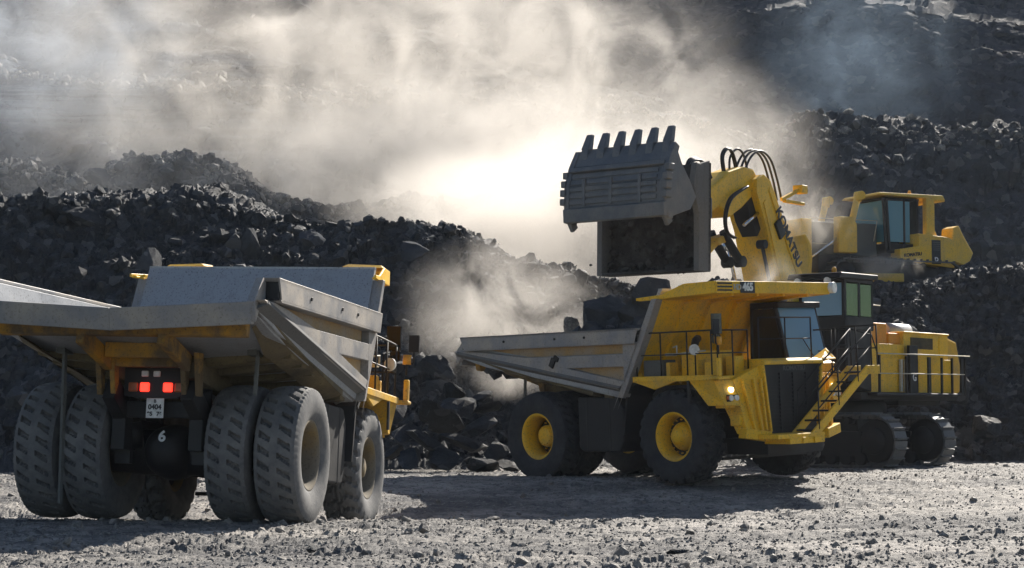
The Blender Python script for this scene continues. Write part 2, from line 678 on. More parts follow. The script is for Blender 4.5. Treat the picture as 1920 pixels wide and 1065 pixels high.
M['stone'] = rock_mat("grey_loose_stone", (0.05, 0.05, 0.055), (0.20, 0.185, 0.17), (0.42, 0.39, 0.35), sc=2.5, rough=0.6, lightamt=(0.5, 0.7), bd=0.015)
M['coal'] = rock_mat("dark_blasted_rock", (0.010, 0.013, 0.018), (0.042, 0.048, 0.058), (0.15, 0.155, 0.16), sc=1.6, rough=0.6, spec=0.35)
M['wall'] = rock_mat("blue_grey_pit_rock", (0.022, 0.030, 0.042), (0.055, 0.065, 0.082), (0.13, 0.135, 0.14), sc=0.9, rough=0.85, spec=0.15, bd=0.03)
M['bench'] = rock_mat("grey_bench_rock", (0.03, 0.035, 0.042), (0.075, 0.08, 0.088), (0.2, 0.2, 0.2), sc=1.2, rough=0.75, spec=0.25)

# horizontal coal and clay seams in the far wall
_n, _l = M['wall'].node_tree.nodes, M['wall'].node_tree.links
_b = _n["Principled BSDF"]
_src = _b.inputs["Base Color"].links[0].from_socket
_band = noise(_n, _l, mapping(_n, _l, (0.035, 0.03, 1.5)), 1.0, 5, 0.7)
_mask = noise(_n, _l, mapping(_n, _l, (0.07, 0.07, 0.10)), 1.0, 3, 0.5)
_tc = _n.new("ShaderNodeTexCoord")
_sx = _n.new("ShaderNodeSeparateXYZ")
_l.new(_tc.outputs["Object"], _sx.inputs[0])
_mr = _n.new("ShaderNodeMapRange")
_mr.inputs[1].default_value = -6.0
_mr.inputs[2].default_value = -14.0
_l.new(_sx.outputs[0], _mr.inputs[0])
_m3 = _n.new("ShaderNodeMath")
_m3.operation = 'MULTIPLY'
_m = _n.new("ShaderNodeMath")
_m.operation = 'MULTIPLY'
_l.new(ramp(_n, _l, _band, [(0.47, g3(0)), (0.56, g3(1))]), _m.inputs[0])
_l.new(ramp(_n, _l, _mask, [(0.44, g3(0)), (0.56, g3(0.8))]), _m.inputs[1])
_l.new(_m.outputs[0], _m3.inputs[0])
_l.new(_mr.outputs[0], _m3.inputs[1])
_l.new(mix(_n, _l, _src, (0.17, 0.20, 0.235), _m3.outputs[0]), _b.inputs["Base Color"])

n_ = 42000
dr = 19 * np.exp(rng.random(n_) ** 0.9 * math.log(56 / 19))
ur = rng.uniform(-500, 2400, n_)
ri = np.searchsorted(D, dr)
ci = np.clip(((ur - U[0]) / 3.4).astype(int), 0, len(U) - 1)
P = GV.reshape(len(D), len(U), 3)[np.clip(ri, 0, len(D) - 1), ci]
S = 0.012 + 0.024 * rng.random(n_) ** 2 + 0.10 * rng.random(n_) ** 60
o = scatter("gravel", P, S, M['stone'], PROTO_S, 3)
tag(o, "loose grey gravel strewn over the crushed rock yard", kind='stuff')


# ---- hills --------------------------------------------------------
def crest(u, pts):
    a = np.array(pts, float)
    return np.interp(u, a[:, 0], a[:, 1])


def zpx(v, d):
    return 1.5 + (VH - v) / F_ * d


def hill(name, knots, du, step, amp, m, label, kseed, u0=-700, u1=2650, strata=False):
    """knots: list of (d(u), z(u)) ; rows follow the profile"""
    u = np.arange(u0, u1, du)
    ds, zs = [], []
    for (dk, zk) in knots:
        ds.append(dk(u))
        zs.append(zk(u, dk(u)))
    ds, zs = np.array(ds), np.array(zs)
    rows_d, rows_z, rows_s = [], [], []
    s0 = np.zeros(len(u))
    for i in range(len(ds) - 1):
        L_ = np.hypot(ds[i + 1] - ds[i], zs[i + 1] - zs[i])
        n = max(2, int(np.median(L_) / step[i]))
        for t in np.linspace(0, 1, n, endpoint=(i == len(ds) - 2)):
            rows_d.append(ds[i] + (ds[i + 1] - ds[i]) * t)
            rows_z.append(zs[i] + (zs[i + 1] - zs[i]) * t)
            rows_s.append(s0 + L_ * t)
        s0 = s0 + L_
    d_, z_, s_ = np.array(rows_d), np.array(rows_z), np.array(rows_s)
    # soften the profile corners
    for _ in range(2):
        z_[1:-1] = 0.25 * z_[:-2] + 0.5 * z_[1:-1] + 0.25 * z_[2:]
    x_ = (u[None, :] - 960) / F_ * d_
    P_ = np.stack([x_, d_, z_], -1)
    du_ = np.gradient(P_, axis=1)
    dv_ = np.gradient(P_, axis=0)
    Nn = np.cross(du_, dv_)
    Nn /= np.linalg.norm(Nn, axis=-1, keepdims=True) + 1e-9
    h = 0
    for (a, c, k) in amp:
        h = h + a * facet(x_ + 0.15 * c * fbm(x_ / c * 2, s_ / c * 2, 2, k), s_, c, kseed + k)
    h = h + 0.9 * fbm(x_ / 5.5, s_ / 4.0, 4, kseed + 200)
    if strata:
        band = np.clip(fbm(x_ / 9, s_ * 0, 2, 5) * 2.4 + 0.5, 0, 1)
        h = h + band * 0.5 * (np.abs(((z_ + 0.4 * fbm(x_ / 6, z_ / 6, 2, 9)) / 1.5) % 1 - 0.5) - 0.25)
    edge = np.minimum(1, s_ / 1.5)
    P_ = P_ + Nn * (h * edge)[..., None]
    o = np_mesh(name, P_.reshape(-1, 3), grid_faces(*d_.shape), m, False)
    tag(o, label, kind='structure')
    return P_, u


K = lambda c: (lambda u: np.full(len(u), float(c)) if not isinstance(c, list) else crest(u, c))
Zv = lambda pts, off=0.0: (lambda u, d: zpx(crest(u, pts), d) + off)
Zc = lambda z: (lambda u, d: np.full(len(u), float(z)))
A_y = [(-700, 380), (-200, 400), (0, 398), (60, 378), (130, 368), (200, 362), (300, 362), (400, 358), (450, 368), (520, 388), (600, 402), (700, 408), (800, 410), (870, 428),
       (930, 462), (980, 482), (1060, 502), (1120, 522), (1180, 540), (1260, 552), (1310, 540), (1345, 512), (1390, 512), (1430, 540), (1500, 535), (1600, 528), (1680, 530), (1760, 528), (1830, 520), (1920, 508), (2100, 480), (2650, 470)]
base_d = [(-700, 46), (300, 48.5), (900, 50.5), (1200, 52), (1450, 56), (1600, 58.2), (1800, 58.5), (2000, 57), (2650, 55)]
crest_d = [(-700, 55.5), (300, 58), (700, 59), (1150, 60), (1400, 65), (1600, 66.5), (2000, 66), (2650, 65)]
HA, uA = hill("hill", [(K(base_d), Zc(-0.35)), (K([(a, b + 1.2) for a, b in base_d]), Zc(0.15)), (K(crest_d), Zv(A_y)), (K([(a, b + 1.6) for a, b in crest_d]), Zv(A_y, -0.1)),
                       (K(72), Zv(A_y, -1.2)), (K(79), Zv(A_y, -1.6))],
              4.0, [0.3, 0.085, 0.15, 0.4, 0.5], [(0.20, 2.6, 10), (0.15, 1.1, 20), (0.15, 0.5, 30), (0.11, 0.22, 37)], M['coal'],
              "steep dark ridge of blasted rock behind the trucks", 300)
B_y = [(-700, 300), (0, 316), (60, 320), (150, 338), (200, 334), (260, 312), (340, 290), (400, 297), (480, 332), (540, 372), (640, 395), (900, 380), (1200, 350),
       (1400, 270), (1470, 232), (1530, 210), (1600, 224), (1700, 236), (1800, 248), (1850, 236), (1920, 238), (2650, 230)]
B_d = [(-700, 82.5), (600, 82.5), (1300, 87), (1500, 90), (2650, 90)]
HB, uB = hill("hill", [(K(76), Zv(A_y, -2.0)), (K(78), Zv(A_y, -1.4)), (K(B_d), Zv(B_y)), (K([(a, b + 4) for a, b in B_d]), Zv(B_y, -0.3)), (K([(a, b + 12) for a, b in B_d]), Zv(B_y, -1.5))],
              4.6, [0.5, 0.13, 0.3, 0.6], [(0.36, 3.4, 10), (0.27, 1.5, 20), (0.19, 0.7, 30), (0.11, 0.33, 37)], M['bench'],
              "dark heaped rubble bench behind the front ridge", 900)
C_y = [(-700, 130), (0, 132), (100, 150), (260, 152), (400, 158), (600, 172), (900, 185), (1150, 200), (1350, 240), (1500, 300), (2650, 300)]
C_low = [(-700, 330), (500, 345), (1000, 420), (1400, 330), (1500, 340), (2650, 340)]
D_y = [(-700, -90), (600, -80), (1000, -40), (1250, 15), (1330, 22), (1420, 18), (1500, 4), (1600, -4), (1700, -2), (1800, 10), (1920, 26), (2650, 40)]
HC, uC = hill("hill", [(K(95), Zc(4.5)), (K(99), Zv(C_low)), (K(107.5), Zv(C_y)), (K(111), Zv(C_y, 0.3)), (K([(-700, 131), (1150, 131), (1450, 122.5), (2650, 122.5)]), Zv(D_y)), (K(138), Zv(D_y, 0.5)), (K(155), Zv([(0, -430), (2000, -360)]))],
              5.0, [0.6, 0.12, 0.25, 0.14, 0.4, 0.4], [(0.35, 6.0, 10), (0.24, 2.6, 20), (0.16, 1.2, 30), (0.11, 0.6, 37)], M['wall'],
              "tall blue-grey benched pit wall closing the view", 1500, strata=True)


def on_hill(H_, r0, r1, n, pw, smin, smax, seed, cols=None):
    r = np.random.default_rng(seed)
    nr, nc = H_.shape[:2]
    i = (r0 + (r1 - r0) * r.random(n)) * (nr - 1)
    j = r.random(n) * (nc - 1)
    P_ = H_[i.astype(int), j.astype(int)]
    S_ = smin + (smax - smin) * r.random(n) ** pw
    return P_, S_


P1, S1 = on_hill(HA, 0.0, 0.9, 42000, 22, 0.035, 0.36, 11)
o = scatter("rubble", P1, S1, M['coal'], PROTO_S, 5)
tag(o, "broken dark rock rubble lying over the front ridge", kind='stuff')
P2, S2 = on_hill(HB, 0.02, 0.75, 26000, 20, 0.05, 0.5, 12)
o = scatter("rubble", P2, S2, M['bench'], PROTO_S, 6)
tag(o, "broken rock rubble on the bench behind the front ridge", kind='stuff')
P3, S3 = on_hill(HC, 0.0, 0.7, 7000, 18, 0.08, 0.6, 13)
o = scatter("rubble", P3, S3, M['wall'], PROTO_S, 8)
tag(o, "scattered pale rocks on the far pit wall benches", kind='stuff')

PB, SB = on_hill(HA, 0.05, 0.62, 90, 2, 0.35, 0.75, 71)
o = scatter("rubble", PB, SB, M['bench'], PROTO, 72)
tag(o, "larger angular blocks sticking out of the front ridge", kind='stuff')

# rocks lined up on the crests; the farther ones coloured pale as sun glints
def on_crest(H_, rows, n, spread, smin, smax, seed, pw=5, cols=(0, 1)):
    r = np.random.default_rng(seed)
    i = np.clip(rows + np.abs(r.normal(0, spread, n)) * r.choice([-0.25, 1], n), 0, H_.shape[0] - 1).astype(int)
    j = ((cols[0] + (cols[1] - cols[0]) * r.random(n)) * (H_.shape[1] - 1)).astype(int)
    return H_[i, j], smin + (smax - smin) * r.random(n) ** pw


def crest_row(H_, d0, d1):
    m = np.median(H_[..., 1], axis=1)
    k = np.where((m > d0) & (m < d1))[0]
    return int(k[np.argmax(np.median(H_[k][..., 2], axis=1) - 0.38 * m[k])])


PA, SA = on_crest(HA, crest_row(HA, 52, 70), 5200, 22, .035, .26, 61, 7)
o = scatter("rubble", PA, SA, M['bench'], PROTO_S, 65)
tag(o, "small broken rocks along the crest of the front ridge", kind='stuff')
Pq, Sq = zip(on_crest(HB, crest_row(HB, 79, 93), 3200, 16, .05, .36, 62), on_crest(HC, crest_row(HC, 103, 110), 4600, 12, .07, .45, 63))
o = scatter("rubble", np.concatenate(Pq), np.concatenate(Sq), M['stone'], PROTO_S, 64)
tag(o, "broken rocks coloured paler as sun glints along the crests of the rock slopes", kind='stuff')


# ---- single rocks -------------------------------------------------
def rock(name, loc, size, rot, m, label, group=None, seed=0, flat=(1, 0.85, 0.7), cat='rock', sub=3, cuts=14):
    V, Fc = proto_rock(seed + 700, sub, cuts, flat)
    V = V + 0.03 * np.random.default_rng(seed).normal(size=V.shape) * 0.6
    V = V * np.array(size)
    o = np_mesh(name, V, Fc, m, False)
    o.location = loc
    o.rotation_euler = rot
    tag(o, label, cat, group)
    return o


def at(u, v, d):
    return ((u - 960) / F_ * d, d, zpx(v, d))


def on_ground(u, d, up=0.0):
    x = (u - 960) / F_ * d
    return (x, d, ground_z1(x, d) + up)


rock("stone", on_ground(795, 26.6, 0.05), (.16, .13, .13), (0, 0, 1), M['stone'], "small pointed grey stone on the yard right of the nearest truck", seed=1)
rock("stone", on_ground(585, 22.8, 0.04), (.10, .09, .07), (0, 0, 2), M['coal'], "round dark stone near the bottom edge below the left truck's front wheel", seed=2)
rock("stone", on_ground(1265, 22.6, 0.03), (.16, .12, .07), (0, 0.1, 3), M['coal'], "flat black stone near the bottom edge below the loaded truck", seed=3)
rock("stone", on_ground(925, 29.5, 0.04), (.14, .10, .06), (0, 0, 0.4), M['stone'], "flat pale stone at the left end of the loaded truck's shadow", seed=4)
rock("stone", on_ground(1735, 21.9, 0.02), (.12, .09, .05), (0, 0, 1.4), M['coal'], "low dark stone at the bottom right of the yard", seed=5)
rock("rock", at(1108, 497, 45.6), (.055, .05, .05), (0.3, 0.2, 0.4), M['coal'], "tiny dark clod falling in mid-air left of the open bucket", seed=15, sub=1, cuts=5)
rock("boulder", at(818, 690, 49.0), (.62, .5, .48), (0.2, 0.3, 0.4), M['coal'], "large smooth dark boulder beside the left truck's front deck", seed=6)
rock("boulder", at(150, 410, 56.9), (1.0, .6, .55), (0.1, 0.4, 0.2), M['coal'], "big grey faced boulder high on the ridge above the left truck's bed", seed=7)
rock("boulder", at(582, 448, 56.2), (.55, .5, .5), (0.1, 0.1, 1.2), M['wall'], "blue-grey boulder on the ridge above the left truck's canopy", seed=8)
rock("boulder", at(772, 470, 56.2), (.6, .5, .45), (0.5, 0.1, 0.2), M['wall'], "pale grey boulder on the ridge just below its flat crest", seed=9)
rock("boulder", at(182, 332, 82), (1.1, .8, .8), (0.5, 0.1, 0.9), M['wall'], "square blue boulder standing on the second ridge at left", seed=10)
rock("boulder", at(1850, 800, 58.0), (.8, .6, .7), (0.5, 0.3, 0.9), M['coal'], "rounded dark boulder at the ridge foot right of the excavator", seed=12)
rock("boulder", at(1785, 730, 59.2), (.9, .5, .8), (0.2, 0.6, 0.3), M['coal'], "tall brownish boulder on the slope behind the excavator's rear corner", seed=14)
r_ = random.Random(5)
slab_spots = [(770, 860, 48.5, .75), (830, 862, 48.7, .9), (900, 868, 48.6, .7), (800, 828, 49.1, .9), (870, 830, 49.2, .85), (930, 842, 49.0, .6), (760, 812, 49.5, .7),
              (840, 795, 49.8, 1.0), (905, 800, 49.8, .9), (865, 765, 50.3, .95), (805, 770, 50.4, .8), (915, 765, 50.4, .7), (745, 775, 50.2, .6), (850, 738, 51.0, .7), (900, 742, 51.0, .55),
              (955, 872, 49.5, .5), (735, 850, 49.4, .6)]
for i, (u_, v_, d_, s_) in enumerate(slab_spots):
    rock("rock_slab", at(u_, v_, d_), (s_ * .95, s_ * .7, s_ * .33), (r_.uniform(-.5, .5), r_.uniform(-.6, .6), r_.uniform(0, 6)), M['coal'],
         "dark flat rock slab in the heap between the two haul trucks", "rock slabs heaped between the trucks", seed=20 + i, flat=(1, .9, .8), cat='rock slab', sub=2)

# ------------------------------------------------------------------ tyres and wheels
def tyre_mesh(kind, name, m):
    Rr, hw = 1.07, 0.335
    # outer contour from inner bead over the shoulder to the other bead: (radius, y)
    side = [(0.50, 0.225), (0.535, 0.265), (0.60, 0.30), (0.68, 0.33), (0.75, 0.345), (0.82, 0.352), (0.90, 0.345), (0.96, 0.33), (1.0, 0.318)]
    ny = 44
    tread = []
    for i in range(ny + 1):
        y = 0.312 - 0.624 * i / ny
        tread.append((Rr - 0.05 * (abs(y) / 0.312) ** 3, y))
    prof = side + tread + [(r, -y) for r, y in side[::-1]]
    npitch = 30 if kind == 'slot' else 24
    per = 10
    n = npitch * per
    P = np.array(prof)
    th = np.arange(n) * 2 * math.pi / n
    TH, RR = np.meshgrid(th, P[:, 0], indexing='ij')
    _, YY = np.meshgrid(th, P[:, 1], indexing='ij')
    ph = TH / (2 * math.pi) * npitch
    d = np.zeros_like(RR)
    onT = RR > 0.985
    if kind == 'slot':      # worn road tread: two staggered rows of short slanted slots
        for c, off in ((0.155, 0.0), (-0.155, 0.5)):
            p = (ph + off + 2.6 * (YY - c)) % 1
            inr = (np.abs(YY - c) < 0.095) & (np.abs(p - 0.5) < 0.16 + 0.9 * (YY - c) * np.sign(c) * 0.5)
            d = np.where(inr & onT, 0.075, d)
        p = (ph * 2) % 1
        sh = (np.abs(YY) > 0.27) & onT & (p < 0.3)
        d = np.where(sh, 0.012, d)
        side_g = (RR < 0.985) & (RR > 0.90) & (((ph * 2) % 1) < 0.35)
        d = np.where(side_g, 0.008, d)
    else:                   # deep block tread with zigzag lugs
        for c, off in ((0.5, 0.0), (-0.5, 0.5)):
            s_ = 1 if c > 0 else -1
            reg = (YY * s_ > 0.02)
            p = (ph + off + 1.1 * YY * s_ + 0.10 * np.sign(np.sin(YY * 26))) % 1
            d = np.where(reg & onT & (p < 0.36), 0.065, d)
        zz = 0.045 * np.sign(((ph * 1) % 1) - 0.5)
        d = np.where(onT & (np.abs(YY - zz) < 0.022), 0.065, d)
        sh = (RR < 1.01) & (RR > 0.93) & (((ph + np.where(YY > 0, 0.35, 0.85)) % 1) < 0.4)
        d = np.where(sh, 0.035, d)
    RR = RR - d
    X, Z = RR * np.cos(TH), RR * np.sin(TH)
    V = np.stack([X, YY, Z], -1).reshape(-1, 3)
    mm = len(prof)
    i = np.arange(n * mm).reshape(n, mm)
    j = np.roll(i, -1, axis=0)
    Fq = np.stack([i[:, :-1], j[:, :-1], j[:, 1:], i[:, 1:]], -1).reshape(-1, 4)
    o = np_mesh(name, V, Fq, m, True)
    me = o.data
    es = o.modifiers.new("edges", 'EDGE_SPLIT')
    es.split_angle = R(38)
    return o


def rim_meshes(front, m):
    """returns two MBs (rim ring, hub) in wheel space, outer face +Y"""
    rim = MB()
    rim.lathe([(0.53, 0.225), (0.56, 0.25), (0.555, 0.275), (0.525, 0.275), (0.49, 0.235), (0.455, 0.16), (0.445, -0.05), (0.44, -0.22), (0.50, -0.235), (0.53, -0.235)], 48)
    hub = MB()
    if front:
        hub.lathe([(0.32, -0.06), (0.31, 0.0), (0.24, 0.10), (0.19, 0.12), (0.17, 0.19), (0.10, 0.215), (0.0, 0.22)], 36)
        for k in range(16):
            a = 2 * math.pi * k / 16
            hub.cyl((0.375 * math.cos(a), -0.02, 0.375 * math.sin(a)), (0.375 * math.cos(a), 0.025, 0.375 * math.sin(a)), 0.018, n=6)
    else:
        hub.lathe([(0.27, -0.24), (0.26, -0.04), (0.235, 0.03), (0.17, 0.05), (0.0, 0.055)], 36)
        for k in range(12):
            a = 2 * math.pi * k / 12
            hub.cyl((0.20 * math.cos(a), 0.03, 0.20 * math.sin(a)), (0.20 * math.cos(a), 0.065, 0.20 * math.sin(a)), 0.014, n=6)
            hub.cyl((0.35 * math.cos(a), -0.20, 0.35 * math.sin(a)), (0.35 * math.cos(a), -0.15, 0.35 * math.sin(a)), 0.02, n=6)
    return rim, hub


def make_truck(tname, loc, rot, tyre_r, tyre_f, tm, ym, rm, body_tilt, seed, number=None):
    t = empty("haul_truck", loc, rot)
    yl = ym
    # --- wheels: hub mesh is the wheel, tyre and rim are its children
    kinds = {}
    for (x, y, front) in [(0, 1.92, 0), (0, 1.14, 0), (0, -1.14, 0), (0, -1.92, 0), (4.3, 1.76, 1), (4.3, -1.76, 1)]:
        if front not in kinds:
            rim, hub = rim_meshes(front, rm)
            dsc = MB()
            yy = -0.07 if front else -0.235
            dsc.lathe([(0.25, yy), (0.40, yy - .01), (0.447, yy - .02)], 40)
            for k in range(10):
                a = 2 * math.pi * k / 10
                dsc.lathe([(0, yy + .03), (.03, yy + .03), (.03, yy - .01)], 8, (.36 * math.cos(a), 0, .36 * math.sin(a)))
            w = hub.build("wheel", rm, t)
            ri = rim.build("rim", rm, w)
            ty = tyre_mesh(tyre_f if front else tyre_r, "tyre", tm)
            ty.parent = w
            dp = dsc.build("shaded_rim_plate", M['dark'], w)  # dark material: the shade inside the rim is put into its colour
            kinds[front] = (w, ri, ty, dp)
        else:
            w0, ri0, ty0, dp0 = kinds[front]
            w = w0.copy()
            COL.objects.link(w)
            for c0 in (ri0, ty0, dp0):
                c = c0.copy()
                COL.objects.link(c)
                c.parent = w
        w.parent = t
        w.location = (x, y, 1.06)
        face = 1 if y > 0 else -1
        if abs(y) < 1.5 and not front:
            face = -face
        w.rotation_euler = (0, random.Random(x + y + seed).uniform(0, 6) if face > 0 else 0, 0 if face > 0 else math.pi)
    # --- chassis
    c = MB()
    for s in (1, -1):
        c.bb(-0.85, 5.9, s * 0.62 - .11, s * 0.62 + .11, 1.05, 1.55)
        c.beam((-1.25, s * .62, 1.95), (-0.3, s * .62, 1.4), .2, .35)
        c.beam((2.6, s * .62, 1.3), (3.6, s * .62, 1.75), .2, .35)
    for x in (0.9, 2.4, 3.9):
        c.bb(x - .12, x + .12, -.62, .62, 1.15, 1.5)
    c.bb(-.8, -.6, -.62, .62, 1.55, 1.8)
    c.bb(2.2, 5.8, -.5, .5, .85, 1.45)
    c.bb(4.9, 6.1, -.95, .95, .62, .98)
    c.beam((2.4, 0, 1.0), (0.2, 0, 1.0), .22, .22)
    c.beam((5.2, -1.45, .55), (5.2, 1.45, .55), .07, .07)
    for s in (1, -1):
        c.tube([(4.3, s * .95, 1.0), (4.3, s * 1.5, 1.06)], .2, 14)
        c.tube([(4.35, s * 1.05, 1.1), (4.35, s * .98, 2.25)], .16, 14)
        c.tube([(2.2, s * .9, 1.15), (3.9, s * 1.1, .95)], .08, 10)
    c.build("chassis_frame", M['dark'], t, 0.01)
    # --- rear axle with its painted number
    a = MB()
    a.lathe([(0.0, -0.62), (0.16, -0.60), (0.30, -0.50), (0.40, -0.30), (0.44, 0.0), (0.40, 0.3), (0.25, .5), (0, .55)], 28, (0, 0, 1.06), 'x')
    a.tube([(0, -1.68, 1.06), (0, -1.0, 1.06), (0, -.5, 1.06), (0, .5, 1.06), (0, 1.0, 1.06), (0, 1.68, 1.06)], [.3, .31, .36, .36, .31, .3], 20)
    for s in (1, -1):
        a.tube([(-.35, s * .55, 1.25), (-.55, s * .62, 2.0)], .13, 12)
        a.tube([(-.35, s * .55, 1.1), (-.42, s * .58, 1.5)], .17, 12)
        a.bb(-.62, -.5, s * .62 - .12, s * .62 + .12, 0.85, 1.05)
        a.cyl((-.45, s * .82, 1.32), (-.62, s * .82, 1.32), .07, n=10)
    ax = a.build("rear_axle", M['black'], t)
    lettering("6" if number is None else number, .24, M['white'], ax, (-.605, 0.0, 1.27), (0, -1, 0), (0.25, 0, 1), bold=0.006)
    # --- rear lamps and plate
    b = MB()
    b.bb(-.95, -.85, -.52, .52, 1.86, 2.3)
    b.bb(-.97, -.94, -.36, .36, 1.835, 1.86)
    lb = b.build("rear_light_bar", M['black'], t)
    for y, mm in ((.185, 'red_lit'), (-.185, 'red_lit'), (.37, 'orange'), (-.37, 'orange')):
        q = MB()
        q.bb(-.99, -.95, y - .075, y + .075, 1.93, 2.07)
        q.build("tail_light", M[mm] if tname == 'A' else M['red_dim'], t, .015)
    for y in (.19, 0.0):
        q = MB()
        q.bb(-.99, -.95, y - .055, y + .055, 2.16, 2.25)
        q.build("reversing_light", M['lens_white'], t, .01)
    q = MB()
    q.bb(-.985, -.97, -.14, .14, 1.53, 1.83)
    pl = q.build("licence_plate", M['white'], t, .004)
    lettering("B", .07, M['letter_black'], pl, (-.992, 0, 1.785), (0, -1, 0), (0, 0, 1), bold=.002, depth=.002)
    lettering("0404", .105, M['letter_black'], pl, (-.992, 0, 1.695), (0, -1, 0), (0, 0, 1), bold=.004, depth=.002)
    lettering("95", .085, M['letter_black'], pl, (-.992, .075, 1.59), (0, -1, 0), (0, 0, 1), bold=.004, depth=.002)
    lettering("76", .085, M['letter_black'], pl, (-.992, -.075, 1.59), (0, -1, 0), (0, 0, 1), bold=.004, depth=.002)
    # --- rock ejector bars between the dual tyres
    for s in (1, -1):
        q = MB()
        q.beam((-1.0, s * 1.5 - (.1 if s < 0 else 0), 2.62), (-1.06, s * 1.5 - (.1 if s < 0 else .1), 0.2 if s > 0 else 1.9), .05, .06)
        q.bb(-1.1, -.6, s * 1.53 - .07, s * 1.53 + .07, 2.5, 2.62)
        q.build("rock_ejector", M['grey'], t)
    # --- side tanks
    q = MB()
    q.prism([(1.25, .78), (1.25, 1.98), (2.55, 1.98), (2.75, 1.7), (2.75, .95), (2.6, .7), (1.4, .7)], 'y', -1.25, -2.02)
    for x in (1.55, 2.3):
        q.bb(x - .05, x + .05, -2.03, -1.23, .69, 1.99)
    tk = q.build("fuel_tank", M['dark'], t, .04, seg=2)
    q = MB()
    q.cyl((1.5, -1.7, 1.98), (1.5, -1.7, 2.06), .07)
    q.build("filler_cap", M['dark'], tk)
    q = MB()
    q.prism([(1.3, .8), (1.3, 1.9), (2.7, 1.9), (2.7, .8)], 'y', 1.25, 2.0)
    q.build("hydraulic_tank", M['dark'], t, .04, seg=2)
    # --- hoist cylinders
    for s in (1, -1):
        q = MB()
        q.tube([(1.5, s * .85, 1.0), (0.95, s * .85, 1.9)], .13, 14)
        q.build("hoist_cylinder", M['dark'], t)
    # --- deck, fenders
    d = MB()
    d.bb(3.25, 5.68, -2.2, -.95, 2.31, 2.39)
    d.bb(3.25, 5.68, .95, 2.2, 2.31, 2.39)
    d.bb(3.3, 3.9, -.95, .95, 2.31, 2.39)
    d.prism([(3.25, 2.30), (3.9, 2.12), (4.6, 2.30)], 'y', -2.19, -2.12)
    d.bb(3.25, 5.68, -2.215, -2.18, 2.29, 2.42)
    d.bb(3.25, 5.68, 2.18, 2.215, 2.29, 2.42)
    dk = d.build("deck", yl, t, .012)
    for s in (-1, 1):
        q = MB()
        # front mudguard shell: outer overhang, front face stepping in towards the grille
        q.loft([(4.95, s * 2.18, 2.30), (5.68, s * 2.18, 2.30), (5.86, s * 2.02, 1.74), (5.42, s * 2.1, 1.74)],
               [(4.95, s * 1.62, 2.30), (5.74, s * 1.62, 2.30), (5.94, s * 1.62, 1.72), (5.42, s * 1.62, 1.72)])
        q.loft([(5.1, s * 1.62, 2.30), (5.76, s * 1.62, 2.30), (6.02, s * 1.50, 1.10), (5.75, s * 1.55, 1.10)],
               [(5.1, s * .98, 2.30), (5.98, s * .98, 2.60), (6.12, s * .98, 0.98), (5.8, s * .98, 0.98)])
        for (ya, yb) in ((1.46, 1.30), (1.22, 1.12), (1.06, 1.0)):
            q.beam((5.86 + (1.5 - ya) * .42, s * ya, 2.30), (6.06 + (1.5 - ya) * .14, s * yb, 1.16), .05, .09, (1, 0, 0))
        q.bb(5.62, 5.9, s * 1.62, s * 1.42, 1.28, 1.52)
        q.beam((5.95, s * 1.6, 1.12), (6.12, s * .95, 1.02), .3, .22)
        q.bb(5.5, 5.8, s * 2.0 - .05 * s, s * 1.62, 1.68, 1.75)
        fd = q.build("fender", yl, t, .012)
        # headlamp cluster
        for (yy, zz, rr, lit) in ((1.78, 2.08, .055, True), (1.86, 1.90, .06, False), (1.68, 1.90, .06, False)):
            h = MB()
            cx = 5.745 + (2.30 - zz) * .33
            h.cyl((cx - .05, s * yy, zz), (cx + .035, s * yy, zz), rr, n=16)
            h.build("headlight", M['lens_lit'] if (lit and tname == 'B') else M['lens_white'], t)
        h = MB()
        h.bb(5.84, 5.87, s * 1.96, s * 1.60, 1.82, 1.97)
        h.build("lamp_bracket", M['dark'], t)
        h = MB()
        h.bb(5.86, 5.885, s * 1.99, s * 1.93, 1.87, 1.94)
        h.build("turn_signal", M['orange'], t)
        # rear mudguard flap seen beside the wheel
        h = MB()
        h.beam((4.95, s * 2.2, 2.30), (4.98, s * 2.2, 1.78), .04, .07)
        h.loft([(2.95, s * 2.15, 2.05), (3.2, s * 2.15, 2.3), (3.26, s * 2.15, 2.25), (3.0, s * 2.15, 2.0)], [(2.95, s * 1.3, 2.05), (3.2, s * 1.3, 2.3), (3.26, s * 1.3, 2.25), (3.0, s * 1.3, 2.0)])
        h.loft([(2.80, s * 2.12, 1.1), (2.95, s * 2.12, 2.05), (3.0, s * 2.12, 2.0), (2.85, s * 2.12, 1.1)], [(2.80, s * 1.3, 1.1), (2.95, s * 1.3, 2.05), (3.0, s * 1.3, 2.0), (2.85, s * 1.3, 1.1)])
        build_each(h, "mudguard", M['dark'], t)
    # --- hood and grille
    q = MB()
    q.loft([(4.3, -.98, 2.39), (4.3, .98, 2.39), (4.3, .92, 2.72), (4.3, -.92, 2.72)], [(5.98, -1.0, 2.55), (5.98, 1.0, 2.55), (5.98, .98, 2.74), (5.98, -.98, 2.74)])
    q.loft([(5.98, -1.0, 2.60), (5.98, 1.0, 2.60), (5.98, .98, 2.74), (5.98, -.98, 2.74)], [(6.16, -1.04, 2.60), (6.16, 1.04, 2.60), (6.16, 1.02, 2.68), (6.16, -1.02, 2.68)])
    for s in (1, -1):
        q.loft([(5.95, s * 1.04, 2.6), (6.13, s * 1.04, 2.6), (6.13, s * .84, 1.12), (5.95, s * .84, 1.12)], [(5.95, s * .98, 2.6), (6.13, s * .98, 2.6), (6.13, s * .78, 1.12), (5.95, s * .78, 1.12)])
    q.bb(4.3, 5.2, -1.7, -.98, 2.39, 2.95)
    q.build("hood", yl, t, .015)
    q = MB()
